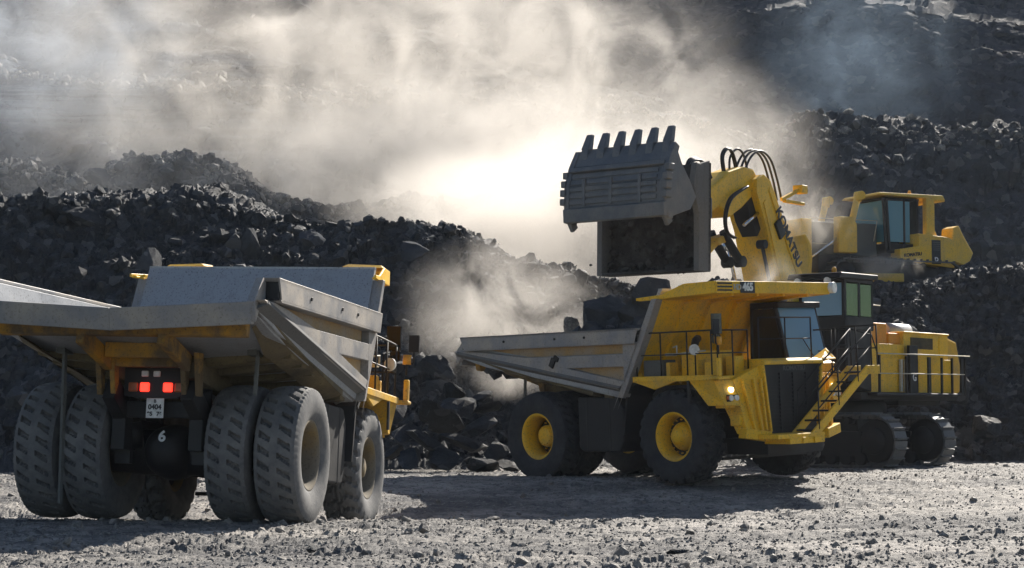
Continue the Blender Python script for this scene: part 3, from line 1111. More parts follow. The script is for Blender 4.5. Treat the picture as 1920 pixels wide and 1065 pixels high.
    q.loft([(5.9, -.98, 2.6), (5.9, .98, 2.6), (5.9, .78, 1.08), (5.9, -.78, 1.08)], [(6.07, -.98, 2.6), (6.07, .98, 2.6), (6.07, .78, 1.08), (6.07, -.78, 1.08)])
    gr = q.build("grille", M['black'], t)
    q = MB()
    for i in range(16):
        z = 1.14 + i * .085
        w = .76 + .2 * (z - 1.08) / 1.52
        q.bb(6.07, 6.10, -w, w, z, z + .035)
    for y in (-.45, 0, .45):
        q.bb(6.07, 6.115, y - .02, y + .02, 1.1, 2.42)
    q.bb(6.07, 6.09, -.93, .93, 2.44, 2.58)
    q.build("grille_slats", M['dark'], gr)
    lettering("KOMATSU", .15, M['grey'], gr, (6.095, 0.05, 2.51), (0, 1, 0), (0, 0, 1), bold=.004, sx=1.1)
    q = MB()
    q.bb(5.9, 6.75, -1.35, .25, .98, 1.08)
    q.bb(6.05, 6.78, -1.0, .2, .86, .99)
    for y in (-.55, -.15):
        q.bb(6.78, 6.82, y - .05, y + .05, .86, 1.0)
    q.build("bumper", yl, t, .012)
    # --- diagonal stair across the nose
    st = MB()
    for x in (6.16, 6.70):
        st.beam((x, -.12, 1.0), (x, 1.95, 2.45), .05, .20)
        st.beam((x, 1.9, 2.42), (x, 2.35, 2.42), .05, .20)
    sr = st.build("stair", yl, t, .008)
    st = MB()
    for i in range(7):
        f = (i + .6) / 7
        st.bb(6.18, 6.68, -.12 + 2.07 * f - .11, -.12 + 2.07 * f + .11, 1.0 + 1.45 * f - .02, 1.0 + 1.45 * f + .02)
    st.bb(5.68, 6.72, 1.85, 2.35, 2.36, 2.40)
    st.build("stair_tread", M['dark'], sr)
    st = MB()
    for x in (6.14, 6.72):
        tops = []
        for f in (0.1, .45, .8, 1.05):
            y, z = -.12 + 2.07 * f, 1.0 + 1.45 * f
            st.tube([(x, y, z), (x, y, z + .85)], .018, 6)
            tops.append((x, y, z + .85))
        st.tube(tops, .02, 6)
        st.tube([(p[0], p[1], p[2] - .4) for p in tops], .015, 6)
    st.build("stair_handrail", M['black'], sr)
    # --- handrails on the deck
    def rail(pts, h, name="handrail", mm='black', par=None, mid=True, base=2.39):
        q = MB()
        for p in pts:
            q.tube([(p[0], p[1], base), (p[0], p[1], base + h)], .018, 6)
        q.tube([(p[0], p[1], base + h) for p in pts], .02, 6)
        if mid:
            q.tube([(p[0], p[1], base + h * .5) for p in pts], .016, 6)
        q.build(name, M[mm], par or t)
    rail([(3.35, -2.15), (4.1, -2.15), (4.9, -2.15), (5.62, -2.15), (5.66, -1.5), (5.68, -1.02)], 1.0)
    rail([(5.95, -.95), (6.0, -.1), (6.0, .8)], .95, base=2.7)
    rail([(5.62, 2.15), (6.1, 2.3), (6.68, 2.32)], 1.05)
    rail([(3.35, 2.15), (4.3, 2.16), (5.5, 2.16)], 1.0)
    # --- deck equipment
    q = MB()
    q.bb(3.45, 4.05, -2.05, -1.6, 2.40, 2.78)
    q.build("battery_box", M['grey'], t, .02)
    for k, (x0, x1) in enumerate(((3.48, 3.62), (3.72, 3.98))):
        pass
    q = MB()
    q.bb(4.1, 4.22, -2.0, -1.7, 2.40, 2.72)
    q.bb(4.85, 5.05, -1.98, -1.62, 2.40, 2.76)
    q.bb(5.22, 5.42, -1.96, -1.66, 2.40, 2.70)
    q.bb(5.3, 5.6, -1.35, -1.05, 2.40, 2.82)
    build_each(q, "deck_cabinet", yl, t, .015)
    q = MB()
    q.cyl((4.6, -1.55, 2.45), (4.6, -1.15, 2.45), .0001)
    q.tube([(4.1, -1.3, 2.75), (4.9, -1.3, 2.75)], .2, 18)
    q.tube([(4.3, -1.3, 2.9), (4.3, -1.2, 3.2), (4.0, -.8, 3.25)], .09, 12)
    q.build("air_cleaner", M['dark'], t)
    for (x, y) in ((5.05, -2.05), (5.66, -2.0)):
        q = MB()
        q.tube([(x, y, 2.39), (x, y, 3.15), (x + .05, y - .1, 3.2)], .018, 6)
        mp = q.build("mirror_pole", M['black'], t)
        q = MB()
        q.cyl((x + .05, y - .1, 2.98 if x < 5.3 else 3.2), (x + .1, y - .12, 2.98 if x < 5.3 else 3.2), .12, n=20)
        if x > 5.3:
            q.bb(x + .02, x + .1, y - .2, y + .06, 3.3, 3.75)
        q.build("mirror", M['lens_white'] if x < 5.3 else M['glass_dark'], mp)
    q = MB()
    q.bb(5.72, 6.0, -2.38, -2.0, 2.31, 2.38)
    q.bb(5.9, 6.0, -2.34, -2.24, 2.38, 2.78)
    q.build("corner_post", yl, t, .02)
    q = MB()
    q.tube([(5.94, -2.28, 2.86), (5.94, -2.28, 3.05), (5.98, -2.4, 3.1), (5.98, -2.4, 3.6)], .022, 6)
    mp = q.build("mirror_pole", M['black'], t)
    q = MB()
    q.bb(5.95, 6.02, -2.5, -2.3, 3.3, 3.62)
    q.build("mirror", M['dark'], mp, .01)
    q = MB()
    q.cyl((5.94, -2.28, 3.06), (5.94, -2.28, 3.24), .08, n=14)
    q.build("marker_lamp", M['beacon'], mp)
    q = MB()
    q.tube([(4.35, -2.0, 3.05), (4.55, -2.1, 3.08), (4.55, -2.1, 2.9), (5.4, -2.1, 2.95)], .02, 6)
    q.bb(4.2, 4.45, -2.12, -2.0, 2.86, 2.92)
    q.build("pipe_bracket", M['glassy_rail'], t)
    # --- cab (left side)
    q = MB()
    y0, y1 = 0.98, 2.46
    zf, zt = 2.42, 3.98
    q.bb(4.0, 5.1, y0, y1, 2.39, 2.75)
    for (xa, xb) in ((4.06, 4.1), (5.12, 4.78)):
        for y in (y0 + .04, y1 - .04):
            q.beam((xa, y, 2.7), (xb, y, zt), .09, .09)
    q.bb(4.08, 4.95, y0 - .03, y1 + .03, zt - .06, zt + .08)
    q.bb(4.04, 4.1, y0 + .05, y1 - .05, 2.7, zt)
    cb = q.build("cab", M['black'], t, .02)
    q = MB()
    q.bb(4.3, 4.7, 1.45, 1.9, 2.75, 3.1)
    q.bb(4.2, 4.32, 1.45, 1.9, 3.0, 3.65)
    q.build("driver_seat", M['dark'], cb, .03)
    q = MB()
    q.sheet([(5.14, y0 + .08, 2.74), (5.14, y1 - .08, 2.74), (4.84, y1 - .08, 3.93), (4.84, y0 + .08, 3.93)], .015)
    q.build("windshield", M['glass_blue'], cb)
    q = MB()
    q.sheet([(4.1, y0 + .02, 2.76), (5.08, y0 + .02, 2.76), (4.78, y0 + .02, 3.9), (4.12, y0 + .02, 3.9)], .012)
    q.build("side_window", M['glass_dark'], cb)
    q = MB()
    q.tube([(5.17, 1.9, 2.78), (5.1, 1.6, 3.2)], .012, 5)
    q.build("wiper", M['black'], cb)
    q = MB()
    q.bb(4.3, 5.45, .98, 2.3, 2.4, 2.62)
    q.loft([(5.12, 1.0, 2.6), (5.5, 1.0, 2.6), (5.12, 1.0, 2.75)], [(5.12, 2.3, 2.6), (5.5, 2.3, 2.6), (5.12, 2.3, 2.75)])
    q.sheet([(5.3, 1.0, 2.4), (6.1, 1.0, 2.70), (6.1, 1.55, 2.70), (5.3, 2.2, 2.95)], .04)
    q.build("cab_base", yl, t, .012)
    # --- dump body, pivoting about its hinge
    piv = Vector((-1.25, 0, 2.0))

    def T(x, z, y=0.0):
        v = Vector((x, y, z)) - piv
        v = Euler((0, body_tilt, 0)).to_matrix() @ v
        return tuple(v + piv)

    class TB(MB):
        def fix(s):
            s.v = [T(p[0], p[2], p[1]) for p in s.v]
            return s

        def build(s, *a_, **k_):
            return MB.build(s.fix(), *a_, **k_)
    HW = 2.10
    # floor: V section, rising to the duck tail; each station (x, z_edge, z_centre)
    st_ = [(-2.92, 3.13, 3.02), (-1.9, 2.86, 2.74), (0.4, 2.44, 2.28), (2.80, 2.04, 1.95)]
    fb = TB()
    th = 0.10
    for i in range(len(st_) - 1):
        (xa, ea, ca), (xb, eb, cb_) = st_[i], st_[i + 1]
        for s in (1, -1):
            A = [(xa, s * HW, ea), (xa, 0, ca), (xa, 0, ca - th), (xa, s * HW, ea - th)]
            B = [(xb, s * HW, eb), (xb, 0, cb_), (xb, 0, cb_ - th), (xb, s * HW, eb - th)]
            fb.loft(A, B)
    # side plates (backing)
    for s in (1, -1):
        fb.prism([(-2.60, 3.50), (-2.97, 3.16), (-2.95, 3.06), (-1.9, 2.80), (0.4, 2.38), (2.80, 1.98), (3.62, 3.50)], 'y', s * HW, s * (HW + .05))
        fb.loft([(-2.5, s * (HW - .02), 3.46), (-2.88, s * (HW - .05), 3.15), (-1.9, s * (HW - .42), 2.83), (0.4, s * (HW - .50), 2.42), (2.85, s * (HW - .50), 2.05), (3.50, s * (HW - .02), 3.46)],
                [(-2.5, s * HW, 3.46), (-2.88, s * HW, 3.12), (-1.9, s * HW, 2.80), (0.4, s * HW, 2.38), (2.80, s * HW, 2.02), (3.60, s * HW, 3.46)])  # inner liner added, sloped to catch more sun
    db = fb.build("dump_body", M['steel_in'], t, .004)
    # front wall leaning forward, joined to canopy
    fw = TB()
    fw.sheet([(2.80, -HW, 1.97), (2.80, HW, 1.97), (4.10, HW, 4.36), (4.10, -HW, 4.36)], .09)
    fw.bb(4.04, 4.16, -HW, HW, 4.33, 4.38)
    fw.build("front_wall", M['steel_in'], db)
    # outside ribs of the side walls
    for s in (1, -1):
        o0, o1 = s * (HW + .05), s * (HW + .19)
        sf = TB()
        # top rail as an open box section: three plates
        sf.prism([(-2.55, 3.52), (-2.50, 3.47), (3.60, 3.47), (3.60, 3.52)], 'y', s * (HW - .02), s * (HW + .28))
        sf.prism([(-2.55, 3.52), (-2.40, 3.19), (3.50, 3.19), (3.62, 3.52)], 'y', s * (HW + .25), s * (HW + .28))
        sf.prism([(-2.45, 3.21), (-2.40, 3.17), (3.50, 3.17), (3.50, 3.21)], 'y', o0, s * (HW + .28))
        sf.build("top_rail", M['steel'], db, .006)
        rr_ = TB()
        rr_.prism([(-2.93, 3.17), (-2.45, 3.17), (-1.75, 3.12), (-0.2, 2.95), (3.40, 2.95), (3.30, 2.66), (1.2, 2.66), (3.05, 2.32), (2.86, 2.14), (0.4, 2.56), (-1.9, 2.98), (-2.75, 3.10)], 'y', o0, o1)
        rr_.prism([(2.86, 1.98), (3.05, 2.30), (3.05, 3.17), (3.49, 3.17), (3.60, 3.40), (3.62, 3.40)], 'y', o0 + s * .001, o1 + s * .003)
        rr_.prism([(2.84, 1.96), (3.62, 3.48), (3.98, 4.15), (4.14, 4.15), (3.72, 3.30), (3.0, 1.96)], 'y', s * (HW - .05), o1 - s * .01)
        rr_.build("side_rib", M['steel'], db, .008)
        le_ = TB()
        le_.loft([(-2.80, o1 + s * .02, 3.12), (2.90, o1 + s * .02, 2.16), (2.95, o1, 2.22), (-2.75, o1, 3.18)], [(-2.95, s * (HW - .02), 3.00), (2.82, s * (HW - .30), 1.88), (2.84, s * (HW - .3), 1.95), (-2.90, s * HW, 3.07)])
        le_.build("lower_edge_plate", M['edge'], db, .008)
        rc = TB()
        rc.prism([(-1.6, 3.17), (3.02, 3.17), (3.02, 2.96), (-0.2, 2.96)], 'y', o0 + s * .0, o0 + s * .012)
        rc.prism([(1.2, 2.68), (3.02, 2.68), (3.02, 2.28)], 'y', o0 + s * .0, o0 + s * .012)
        build_each(rc.fix(), "recess_panel", M['recess'], db)
        # rail end holes / lugs
        lg = TB()
        for x in (-0.9, .9, 1.9):
            lg.cyl((x, s * (HW + .26), 3.36), (x, s * (HW + .30), 3.36), .03, n=10)
        if tname == 'B':
            lg.box((0.72, s * (HW + .2), 2.80), (.14, .06, .22), (0, .5, 0))
            lg.box((0.85, s * (HW + .2), 2.90), (.16, .05, .1), (0, .5, 0))
        build_each(lg.fix(), "lifting_lug", M['black'], db)
        lg = TB()
        lg.bb(-2.46, -2.42, s * (HW + .05), s * (HW + .26), 3.2, 3.48)  # black filler stands in for the shade inside the open rail
        lg.build("rail_end_shade", M['black'], db)
    # tail lip, cross beams and keel rails underneath
    tl = TB()
    for s in (1, -1):
        tl.loft([(-3.00, s * HW, 3.14), (-2.90, s * HW, 3.15), (-2.80, s * HW, 2.83), (-2.92, s * HW, 2.82)], [(-3.0, 0, 3.03), (-2.90, 0, 3.04), (-2.80, 0, 2.72), (-2.92, 0, 2.71)])
        tl.prism([(-3.0, 3.14), (-2.6, 3.52), (-2.5, 3.45), (-2.62, 3.2), (-2.9, 2.85)], 'y', s * (HW - .06), s * (HW + .06))
    tl.build("tail_lip", M['steel'], db, .008)
    yb_ = TB()
    yb_.loft([(-2.55, -1.9, 2.90), (-2.35, -1.9, 2.86), (-2.35, -1.9, 2.66), (-2.5, -1.9, 2.69)], [(-2.55, 1.9, 2.90), (-2.35, 1.9, 2.86), (-2.35, 1.9, 2.66), (-2.5, 1.9, 2.69)])
    for s in (1, -1):
        yb_.beam((-2.5, s * .62, 2.68), (-1.35, s * .62, 2.34), .12, .26)
        yb_.prism([(-1.45, 2.5), (-1.2, 2.5), (-1.18, 1.85), (-1.3, 1.85)], 'y', s * .52, s * .60)
        yb_.prism([(-1.45, 2.5), (-1.2, 2.5), (-1.18, 1.85), (-1.3, 1.85)], 'y', s * .74, s * .82)
    yb_.bb(-1.35, -1.15, -.52, .52, 2.28, 2.5)
    yb_.bb(-1.75, -1.60, -.54, .54, 2.40, 2.62)
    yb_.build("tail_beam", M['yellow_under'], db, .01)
    un_ = TB()
    for x in np.arange(-1.9, 2.7, .58):
        z = 2.76 - .178 * (x + 1.9)
        if x < -1.2:
            continue
        for s in (1, -1):
            un_.loft([(x, s * 2.05, z + .05), (x + .3, s * 2.05, z), (x + .3, s * 2.05, z - .1), (x, s * 2.05, z - .08)], [(x, s * .3, z - .02), (x + .3, s * .3, z - .06), (x + .3, s * .3, z - .30), (x, s * .3, z - .28)])
    for s in (1, -1):
        un_.beam((-1.2, s * .62, 2.30), (2.6, s * .62, 1.72), .18, .34)
    # skid plates along the lower body edges
        un_.loft([(-2.3, s * 2.16, 2.98), (-1.2, s * 2.16, 2.66), (1.9, s * 2.16, 2.10), (1.9, s * 2.16, 2.02)], [(-2.3, s * 1.9, 2.82), (-1.2, s * 1.75, 2.48), (1.9, s * 1.75, 1.95), (1.9, s * 1.75, 1.9)])
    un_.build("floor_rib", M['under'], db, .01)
    # canopy over the cab
    cn = TB()
    W = 2.12
    cn.loft([(4.12, -W, 4.13), (4.75, -W + .05, 4.17), (5.62, -1.95, 4.22), (5.66, 0, 4.22), (5.62, 1.95, 4.22), (4.75, W - .05, 4.17), (4.12, W, 4.13)],
            [(4.12, -W, 4.175), (4.75, -W + .05, 4.215), (5.62, -1.95, 4.262), (5.66, 0, 4.262), (5.62, 1.95, 4.262), (4.75, W - .05, 4.215), (4.12, W, 4.175)])
    for s in (1, -1):
        cn.loft([(3.55, s * (W + .13), 4.12), (4.75, s * (W - .05), 4.172), (4.1, s * (W + .03), 4.13), (3.6, s * (W + .05), 4.12)], [(3.55, s * (W + .13), 4.16), (4.75, s * (W - .05), 4.21), (4.1, s * (W + .03), 4.17), (3.6, s * (W + .05), 4.16)])
    # raised flange round the front and sides
    fl = [(3.5, -W - .13, 4.13, .06), (4.2, -W - .02, 4.15, .09), (4.8, -W + .04, 4.17, .28), (5.64, -1.97, 4.20, .27), (5.68, 0, 4.20, .27), (5.64, 1.97, 4.20, .27), (4.8, W - .04, 4.17, .28), (4.2, W + .02, 4.15, .09), (3.5, W + .13, 4.13, .06)]
    for i in range(len(fl) - 1):
        (x0, ya, z0, h0), (x1, yb, z1, h1) = fl[i], fl[i + 1]
        dd_ = Vector((x1 - x0, yb - ya, 0)).normalized()
        nn_ = Vector((-dd_.y, dd_.x, 0)) * .02
        a0 = Vector((x0, ya, z0))
        a1 = Vector((x1, yb, z1))
        cn.loft([a0 + nn_, a0 - nn_, a0 - nn_ + Vector((0, 0, h0)), a0 + nn_ + Vector((0, 0, h0))], [a1 + nn_, a1 - nn_, a1 - nn_ + Vector((0, 0, h1)), a1 + nn_ + Vector((0, 0, h1))])
    # inclined gusset panels below the canopy (front face of the body)
    for s in (1, -1):
        cn.sheet([(3.40, s * 2.02, 2.95), (4.06, s * 2.06, 4.12), (4.95, s * 1.75, 4.18), (4.1, s * 1.0, 4.12), (3.45, s * 1.0, 2.95)], .03)
    cn.sheet([(3.02, -2.05, 2.2), (3.02, 2.05, 2.2), (4.10, 2.05, 4.14), (4.10, -2.05, 4.14)], .05)
    for y in (-1.3, -.45, .45, 1.3):
        cn.beam((3.1, y, 2.25), (4.12, y, 4.08), .12, .16)
        cn.beam((4.1, y, 4.12), (5.55, y, 4.20), .08, .10)
    cn.bb(3.1, 3.35, -2.0, 2.0, 2.3, 2.5)
    ca = cn.build("canopy", M['yellow'], db, .008)
    # raised spill guard at the outer front corners
    cg = TB()
    for s in (1, -1):
        cg.loft([(4.75, s * 2.08, 4.44), (5.6, s * 1.96, 4.46), (5.5, s * 1.3, 4.48), (4.75, s * 1.3, 4.46)], [(4.85, s * 2.02, 4.50), (5.5, s * 1.92, 4.53), (5.4, s * 1.4, 4.55), (4.85, s * 1.4, 4.52)])
    if tname == 'A':
        build_each(cg.fix(), "spill_guard", M['yellow'] if tname == 'B' else M['yellow_dusty'], db, .01)
    # stripes and model number on the canopy flange
    if tname == 'B':
        sp = MB()
        for i in range(3):
            sp.bb(5.665, 5.675, -1.93, -1.45, 4.25 + i * .075, 4.285 + i * .075)
        sp.build("decal_stripes", M['letter_black'], t)
        sp = MB()
        sp.bb(5.688, 5.700, -1.20, -.72, 4.205, 4.46)
        pn = sp.build("number_plate", M['letter_black'], t)
        lettering("HD", .17, M['glassy_rail'], pn, (5.703, -1.31, 4.33), (0, 1, 0), (0, 0, 1), bold=.006)
        lettering("465", .24, M['lens_white'], pn, (5.705, -.96, 4.335), (0, 1, 0), (0, 0, 1), bold=.012, sx=.95)
        sp = MB()
        sp.cyl((5.55, 2.0, 4.35), (5.75, 2.05, 4.35), .13, n=16)
        sp.build("work_light", M['lens_white'], t)
    return t


T1R = (R(1.0), R(4.3), R(80.1))
tA = make_truck('A', (-5.32, 29.85, -0.21), T1R, 'slot', 'block', M['tyre_dusty'], M['yellow_dusty'], M['rim_dusty_shaded'], R(-2.4), 1)
tag(tA, "empty grey-bedded mining haul truck seen from behind with lit red tail lights", "haul truck", "rigid mining haul trucks")
tB = make_truck('B', (2.27, 47.1, -0.10), (R(2.0), R(-0.4), R(-48)), 'slot', 'block', M['tyre_dark'], M['yellow'], M['yellow'], 0.0, 2)
tag(tB, "yellow-nosed mining haul truck being loaded with dark rock under the bucket", "haul truck", "rigid mining haul trucks")

# ---- the load in the second truck's bed
RB = Euler((R(2.0), R(-0.4), R(-48))).to_matrix()
LB = Vector((2.27, 47.1, -0.10))


def inB(x, y, z):
    return tuple(RB @ Vector((x, y, z)) + LB)


rock("boulder", inB(.95, -.8, 3.76), (1.0, .78, .90), (0, 0, .5), M['bench'], "big rounded blue-black boulder heaped in the loaded truck's bed", "rocks loaded in the truck bed", seed=40, flat=(1, .95, .95))
rock("boulder", inB(2.1, -.7, 3.92), (.74, .66, .76), (0, 0, 1.5), M['bench'], "dark boulder in the truck bed right against the canopy edge", "rocks loaded in the truck bed", seed=41, flat=(1, .95, .9))
rock("boulder", inB(2.62, -.75, 4.44), (.66, .55, .50), (0, 0, 2.5), M['bench'], "flat topped dark boulder on top of the load beside the canopy", "rocks loaded in the truck bed", seed=42, flat=(1, .95, .9))
rock("boulder", inB(-.10, -.9, 3.66), (.26, .2, .52), (0.15, 0.2, .5), M['stone'], "small pointed pale rock standing upright on the load", "rocks loaded in the truck bed", seed=43)
n_ = 700
xs_, ys_ = rng.uniform(-2.2, 3.3, n_), rng.uniform(-1.95, 1.95, n_)
zs_ = 2.55 + .62 * np.clip((xs_ + 2.6) / 2.6, 0, 1) + .55 * np.exp(-((xs_ - 1.8) / 1.2) ** 2) * (1 - (ys_ / 2.3) ** 2) + .1 * rng.random(n_)
PL = np.array([inB(a, b_, c_) for a, b_, c_ in zip(xs_, ys_, zs_)])
o = scatter("rock_load", PL, 0.12 + .22 * rng.random(n_) ** 2, M['bench'], PROTO_S, 21)
tag(o, "broken dark rock filling the loaded truck's bed below the big boulders", kind='stuff')

# ------------------------------------------------------------------ tracks shared by the tracked machines
def track_parts(parent, yc, w, xf, xr, h, rI, n, yel, frame_m, xform=None):
    """one crawler: loop of shoes, idler, sprocket, frame, rollers (local to parent)"""
    f = xform or (lambda v: v)
    r = rI
    zt = h - r - .05
    zb = r + .05
    path = []
    # stadium path, clockwise seen from the left
    L1 = xf - xr - 2 * r
    tot = 2 * L1 + 2 * math.pi * r
    for i in range(n):
        s_ = tot * i / n
        if s_ < L1:
            x, z, a = xr + r + s_, h - .06, 0
        elif s_ < L1 + math.pi * r:
            t_ = (s_ - L1) / r
            hr = (h - .06) / 2
            x, z, a = xf - r + hr * math.sin(t_), hr + hr * math.cos(t_), t_
        elif s_ < 2 * L1 + math.pi * r:
            x, z, a = xf - r - (s_ - L1 - math.pi * r), 0.06, math.pi
        else:
            t_ = (s_ - 2 * L1 - math.pi * r) / r
            hr = (h - .06) / 2
            x, z, a = xr + r - hr * math.sin(t_), hr - hr * math.cos(t_), math.pi + t_
        path.append((x, z, a))
    q = MB()
    pitch = tot / n
    for x, z, a in path:
        q.box((x, yc, z), (pitch * .93, w, .05), (0, a, 0))
        ox, oz = math.sin(a) * .05, math.cos(a) * .05
        q.box((x + ox + .3 * pitch * math.cos(a), yc, z + oz - .3 * pitch * math.sin(a)), (.03, w, .07), (0, a, 0))
        q.box((x - ox * 1.2, yc, z - oz * 1.2), (pitch * .8, w * .35, .08), (0, a, 0))
    q.v = [tuple(f(Vector(p))) for p in q.v]
    q.build("track", M['track'], parent)
    hr = (h - .06) / 2
    for nm, x in (("idler", xf - r), ("sprocket", xr + r)):
        q = MB()
        q.lathe([(0, -w * .3), (hr * .55, -w * .3), (hr * .6, -w * .2), (hr * .78, -w * .2), (hr * .82, -w * .12), (hr * .82, w * .12), (hr * .78, w * .2), (hr * .6, w * .2), (hr * .55, w * .42), (hr * .2, w * .42), (hr * .18, w * .5), (0, w * .5)], 32, (x, yc, hr + .03), 'y')
        q.lathe([(0, -w * .42), (hr * .5, -w * .42), (hr * .55, -w * .2), (0, -w * .2)], 32, (x, yc, hr + .03), 'y')
        q.v = [tuple(f(Vector(p))) for p in q.v]
        q.build(nm, frame_m, parent)
    q = MB()
    q.loft([(xf - r - .4, yc - w * .3, .32), (xf - r - .4, yc - w * .3, h * .66), (xr + r + .5, yc - w * .3, h * .72), (xr + r + .5, yc - w * .3, .32)],
           [(xf - r - .4, yc + w * .3, .32), (xf - r - .4, yc + w * .3, h * .66), (xr + r + .5, yc + w * .3, h * .72), (xr + r + .5, yc + w * .3, .32)])
    for k in range(7):
        x = xr + r + .5 + (xf - xr - 2 * r - .9) * k / 6
        q.cyl((x, yc - w * .4, .26), (x, yc + w * .4, .26), .17, n=14)
    for k in (.3, .7):
        x = xr + (xf - xr) * k
        q.cyl((x, yc - w * .35, h - .2), (x, yc + w * .35, h - .2), .1, n=12)
    q.v = [tuple(f(Vector(p))) for p in q.v]
    q.build("track_frame", frame_m, parent)


M['track'] = painted("worn_track_shoe_steel", (0.10, 0.11, 0.12), dust=(0.2, 0.19, 0.18), amt=(0.4, 0.7), maxd=0.7, rough=0.5, metal=0.3)

# ------------------------------------------------------------------ the hydraulic shovel
EXL, EXY = Vector((9.4, 54.0, -0.07)), math.atan2(-7.5, -6.1)
ex = empty("mining_excavator", EXL, (0, 0, EXY))
tag(ex, "yellow mining shovel excavator holding its open toothed bucket over the truck", "excavator")
du_ = R(-42) - EXY
RU = Matrix.Rotation(du_, 3, 'Z')
uc = lambda v: RU @ v
for yc in (-1.32, 1.32):
    track_parts(ex, yc, .62, 2.6, -2.6, 1.5, .72, 46, M['yellow'], M['dark'], uc)
q = MB()
q.bb(-1.2, 1.2, -1.2, 1.2, .75, 1.35)
q.v = [tuple(uc(Vector(p))) for p in q.v]
q.lathe([(0, 1.3), (1.15, 1.3), (1.2, 1.45), (1.2, 1.75), (1.1, 1.86), (0, 1.86)], 40, (0, 0, 0), 'z')
q.build("slewing_ring", M['dark'], ex, .02)
q = MB()
q.bb(-3.6, 2.1, -1.72, 1.74, 1.86, 2.08)
q.bb(-3.55, -1.0, -1.2, 1.2, 1.72, 1.86)
q.bb(-3.3, 1.8, 1.74, 2.05, 1.98, 2.06)
deck_e = q.build("house_deck", M['dark'], ex, .02)
q = MB()
q.bb(-1.2, 1.75, 1.0, 1.68, 2.08, 3.02)
q.bb(-3.4, -1.28, 1.0, 1.70, 2.08, 3.04)
q.bb(-3.4, 1.4, -1.7, 1.0, 2.08, 3.3)
q.bb(-1.0, 1.5, 1.0, 1.60, 3.02, 3.42)
for x in (.55, -.35):
    q.bb(x - .012, x + .012, 1.675, 1.69, 2.12, 3.0)
q.build("side_panel", M['yellow'], ex, .02, seg=2)
q = MB()
q.bb(-3.3, -.55, .2, 1.62, 3.04, 3.78)
q.bb(-3.32, -.5, .18, 1.66, 3.74, 3.80)
q.bb(-2.75, -2.70, 1.6, 1.65, 3.1, 3.74)
eh = q.build("engine_house", M['yellow'], ex, .03, seg=2)
q = MB()
q.bb(-2.3, -.95, 1.62, 1.635, 3.32, 3.64)
for i in range(9):
    q.box((-1.62, 1.645, 3.34 + i * .035), (1.32, .02, .012), (0.5, 0, 0))
q.build("louvre", M['under'], eh)
q = MB()
q.bb(.1, 1.35, .4, 1.45, 3.42, 4.0)
q.bb(-.6, .1, .4, 1.5, 3.42, 3.74)
q.build("orange_hood", M['orange_paint'], ex, .03, seg=2)
q = MB()
q.tube([(-.5, 1.0, 3.85), (-1.9, 1.0, 3.85)], .21, 20)
q.bb(-2.0, -.4, .6, 1.2, 3.74, 3.84)
q.build("air_cleaner", M['steel_in'], ex)
q = MB()
q.tube([(-.9, .2, 3.7), (-.9, .2, 4.35)], .09, 12)
q.build("exhaust_pipe", M['dark'], ex)
q = MB()
q.prism([(-3.3, 1.95), (-3.3, 3.75), (-4.1, 3.6), (-4.35, 2.9), (-4.3, 2.1)], 'y', -1.7, 1.5)
q.build("counterweight", M['yellow_dusty'], ex, .06, seg=2)
# vertical dark posts and pale rails of the side walkway
q = MB()
for x in (1.6, .05, -.18, -1.32, -2.1, -2.75, -3.38, -3.6):
    wv = .07 if x not in (-1.32, -3.38) else .16
    q.bb(x - wv / 2, x + wv / 2, 1.98, 2.03, 2.0, 3.08)
q.bb(-1.05, -.55, 1.72, 1.80, 2.08, 3.4)
build_each(q, "walkway_post", M['black'], ex)
q = MB()
q.bb(-.48, -.38, 1.70, 1.76, 2.1, 3.0)
q.bb(-.22, -.1, 1.70, 1.76, 2.1, 3.0)
build_each(q, "white_trim", M['glassy_rail'], ex)
q = MB()
q.tube([(1.75, 2.03, 3.12), (-3.85, 2.03, 3.16)], .018, 6)
q.tube([(1.75, 2.03, 2.58), (-3.5, 2.03, 2.62)], .016, 6)
q.tube([(1.6, 1.3, 4.15), (.6, 1.3, 4.5), (.2, 1.3, 4.5)], .015, 6)
build_each(q, "walkway_rail", M['glassy_rail'], ex)
lettering("G", .3, M['white'], deck_e, (-.82, 1.81, 2.5), (-1, 0, 0), (0, 0, 1), bold=.006)
q = MB()
q.sheet([(2.3, 1.72, 3.62), (1.35, 1.6, 4.08), (1.35, 1.6, 3.1), (1.75, 1.72, 3.0)], .06)
q.sheet([(2.3, 1.72, 3.62), (1.35, 1.6, 4.08), (1.35, .5, 4.08), (2.3, .6, 3.62)], .05)
q.build("chamfered_cover", M['under'], ex, .01)
# cab
q = MB()
cx0, cx1, cy0, cy1 = 1.72, 3.3, .52, 1.92
for x in (cx0 + .06, 2.5, cx1 - .05):
    for y in (cy0 + .05, cy1 - .05):
        q.bb(x - .06, x + .06, y - .05, y + .05, 3.9, 5.08)
q.bb(cx0, cx1, cy0, cy1, 3.72, 4.08)
q.bb(cx0, cx1, cy0, cy1, 4.98, 5.1)
q.bb(cx0 + .02, cx0 + .08, cy0, cy1, 4.0, 5.05)
q.loft([(cx0 - .1, cy0 - .1, 5.1), (cx1 + .45, cy0 - .1, 5.06), (cx1 + .45, cy1 + .1, 5.06), (cx0 - .1, cy1 + .1, 5.1)], [(cx0 - .1, cy0 - .1, 5.24), (cx1 + .35, cy0 - .1, 5.22), (cx1 + .35, cy1 + .1, 5.22), (cx0 - .1, cy1 + .1, 5.24)])
q.loft([(1.75, .6, 2.08), (3.1, .6, 2.3), (3.1, 1.85, 2.3), (1.75, 1.85, 2.08)], [(1.8, .6, 3.72), (3.2, .6, 3.72), (3.2, 1.85, 3.72), (1.8, 1.85, 3.72)])
ecb = q.build("cab", M['black'], ex, .02)
q = MB()
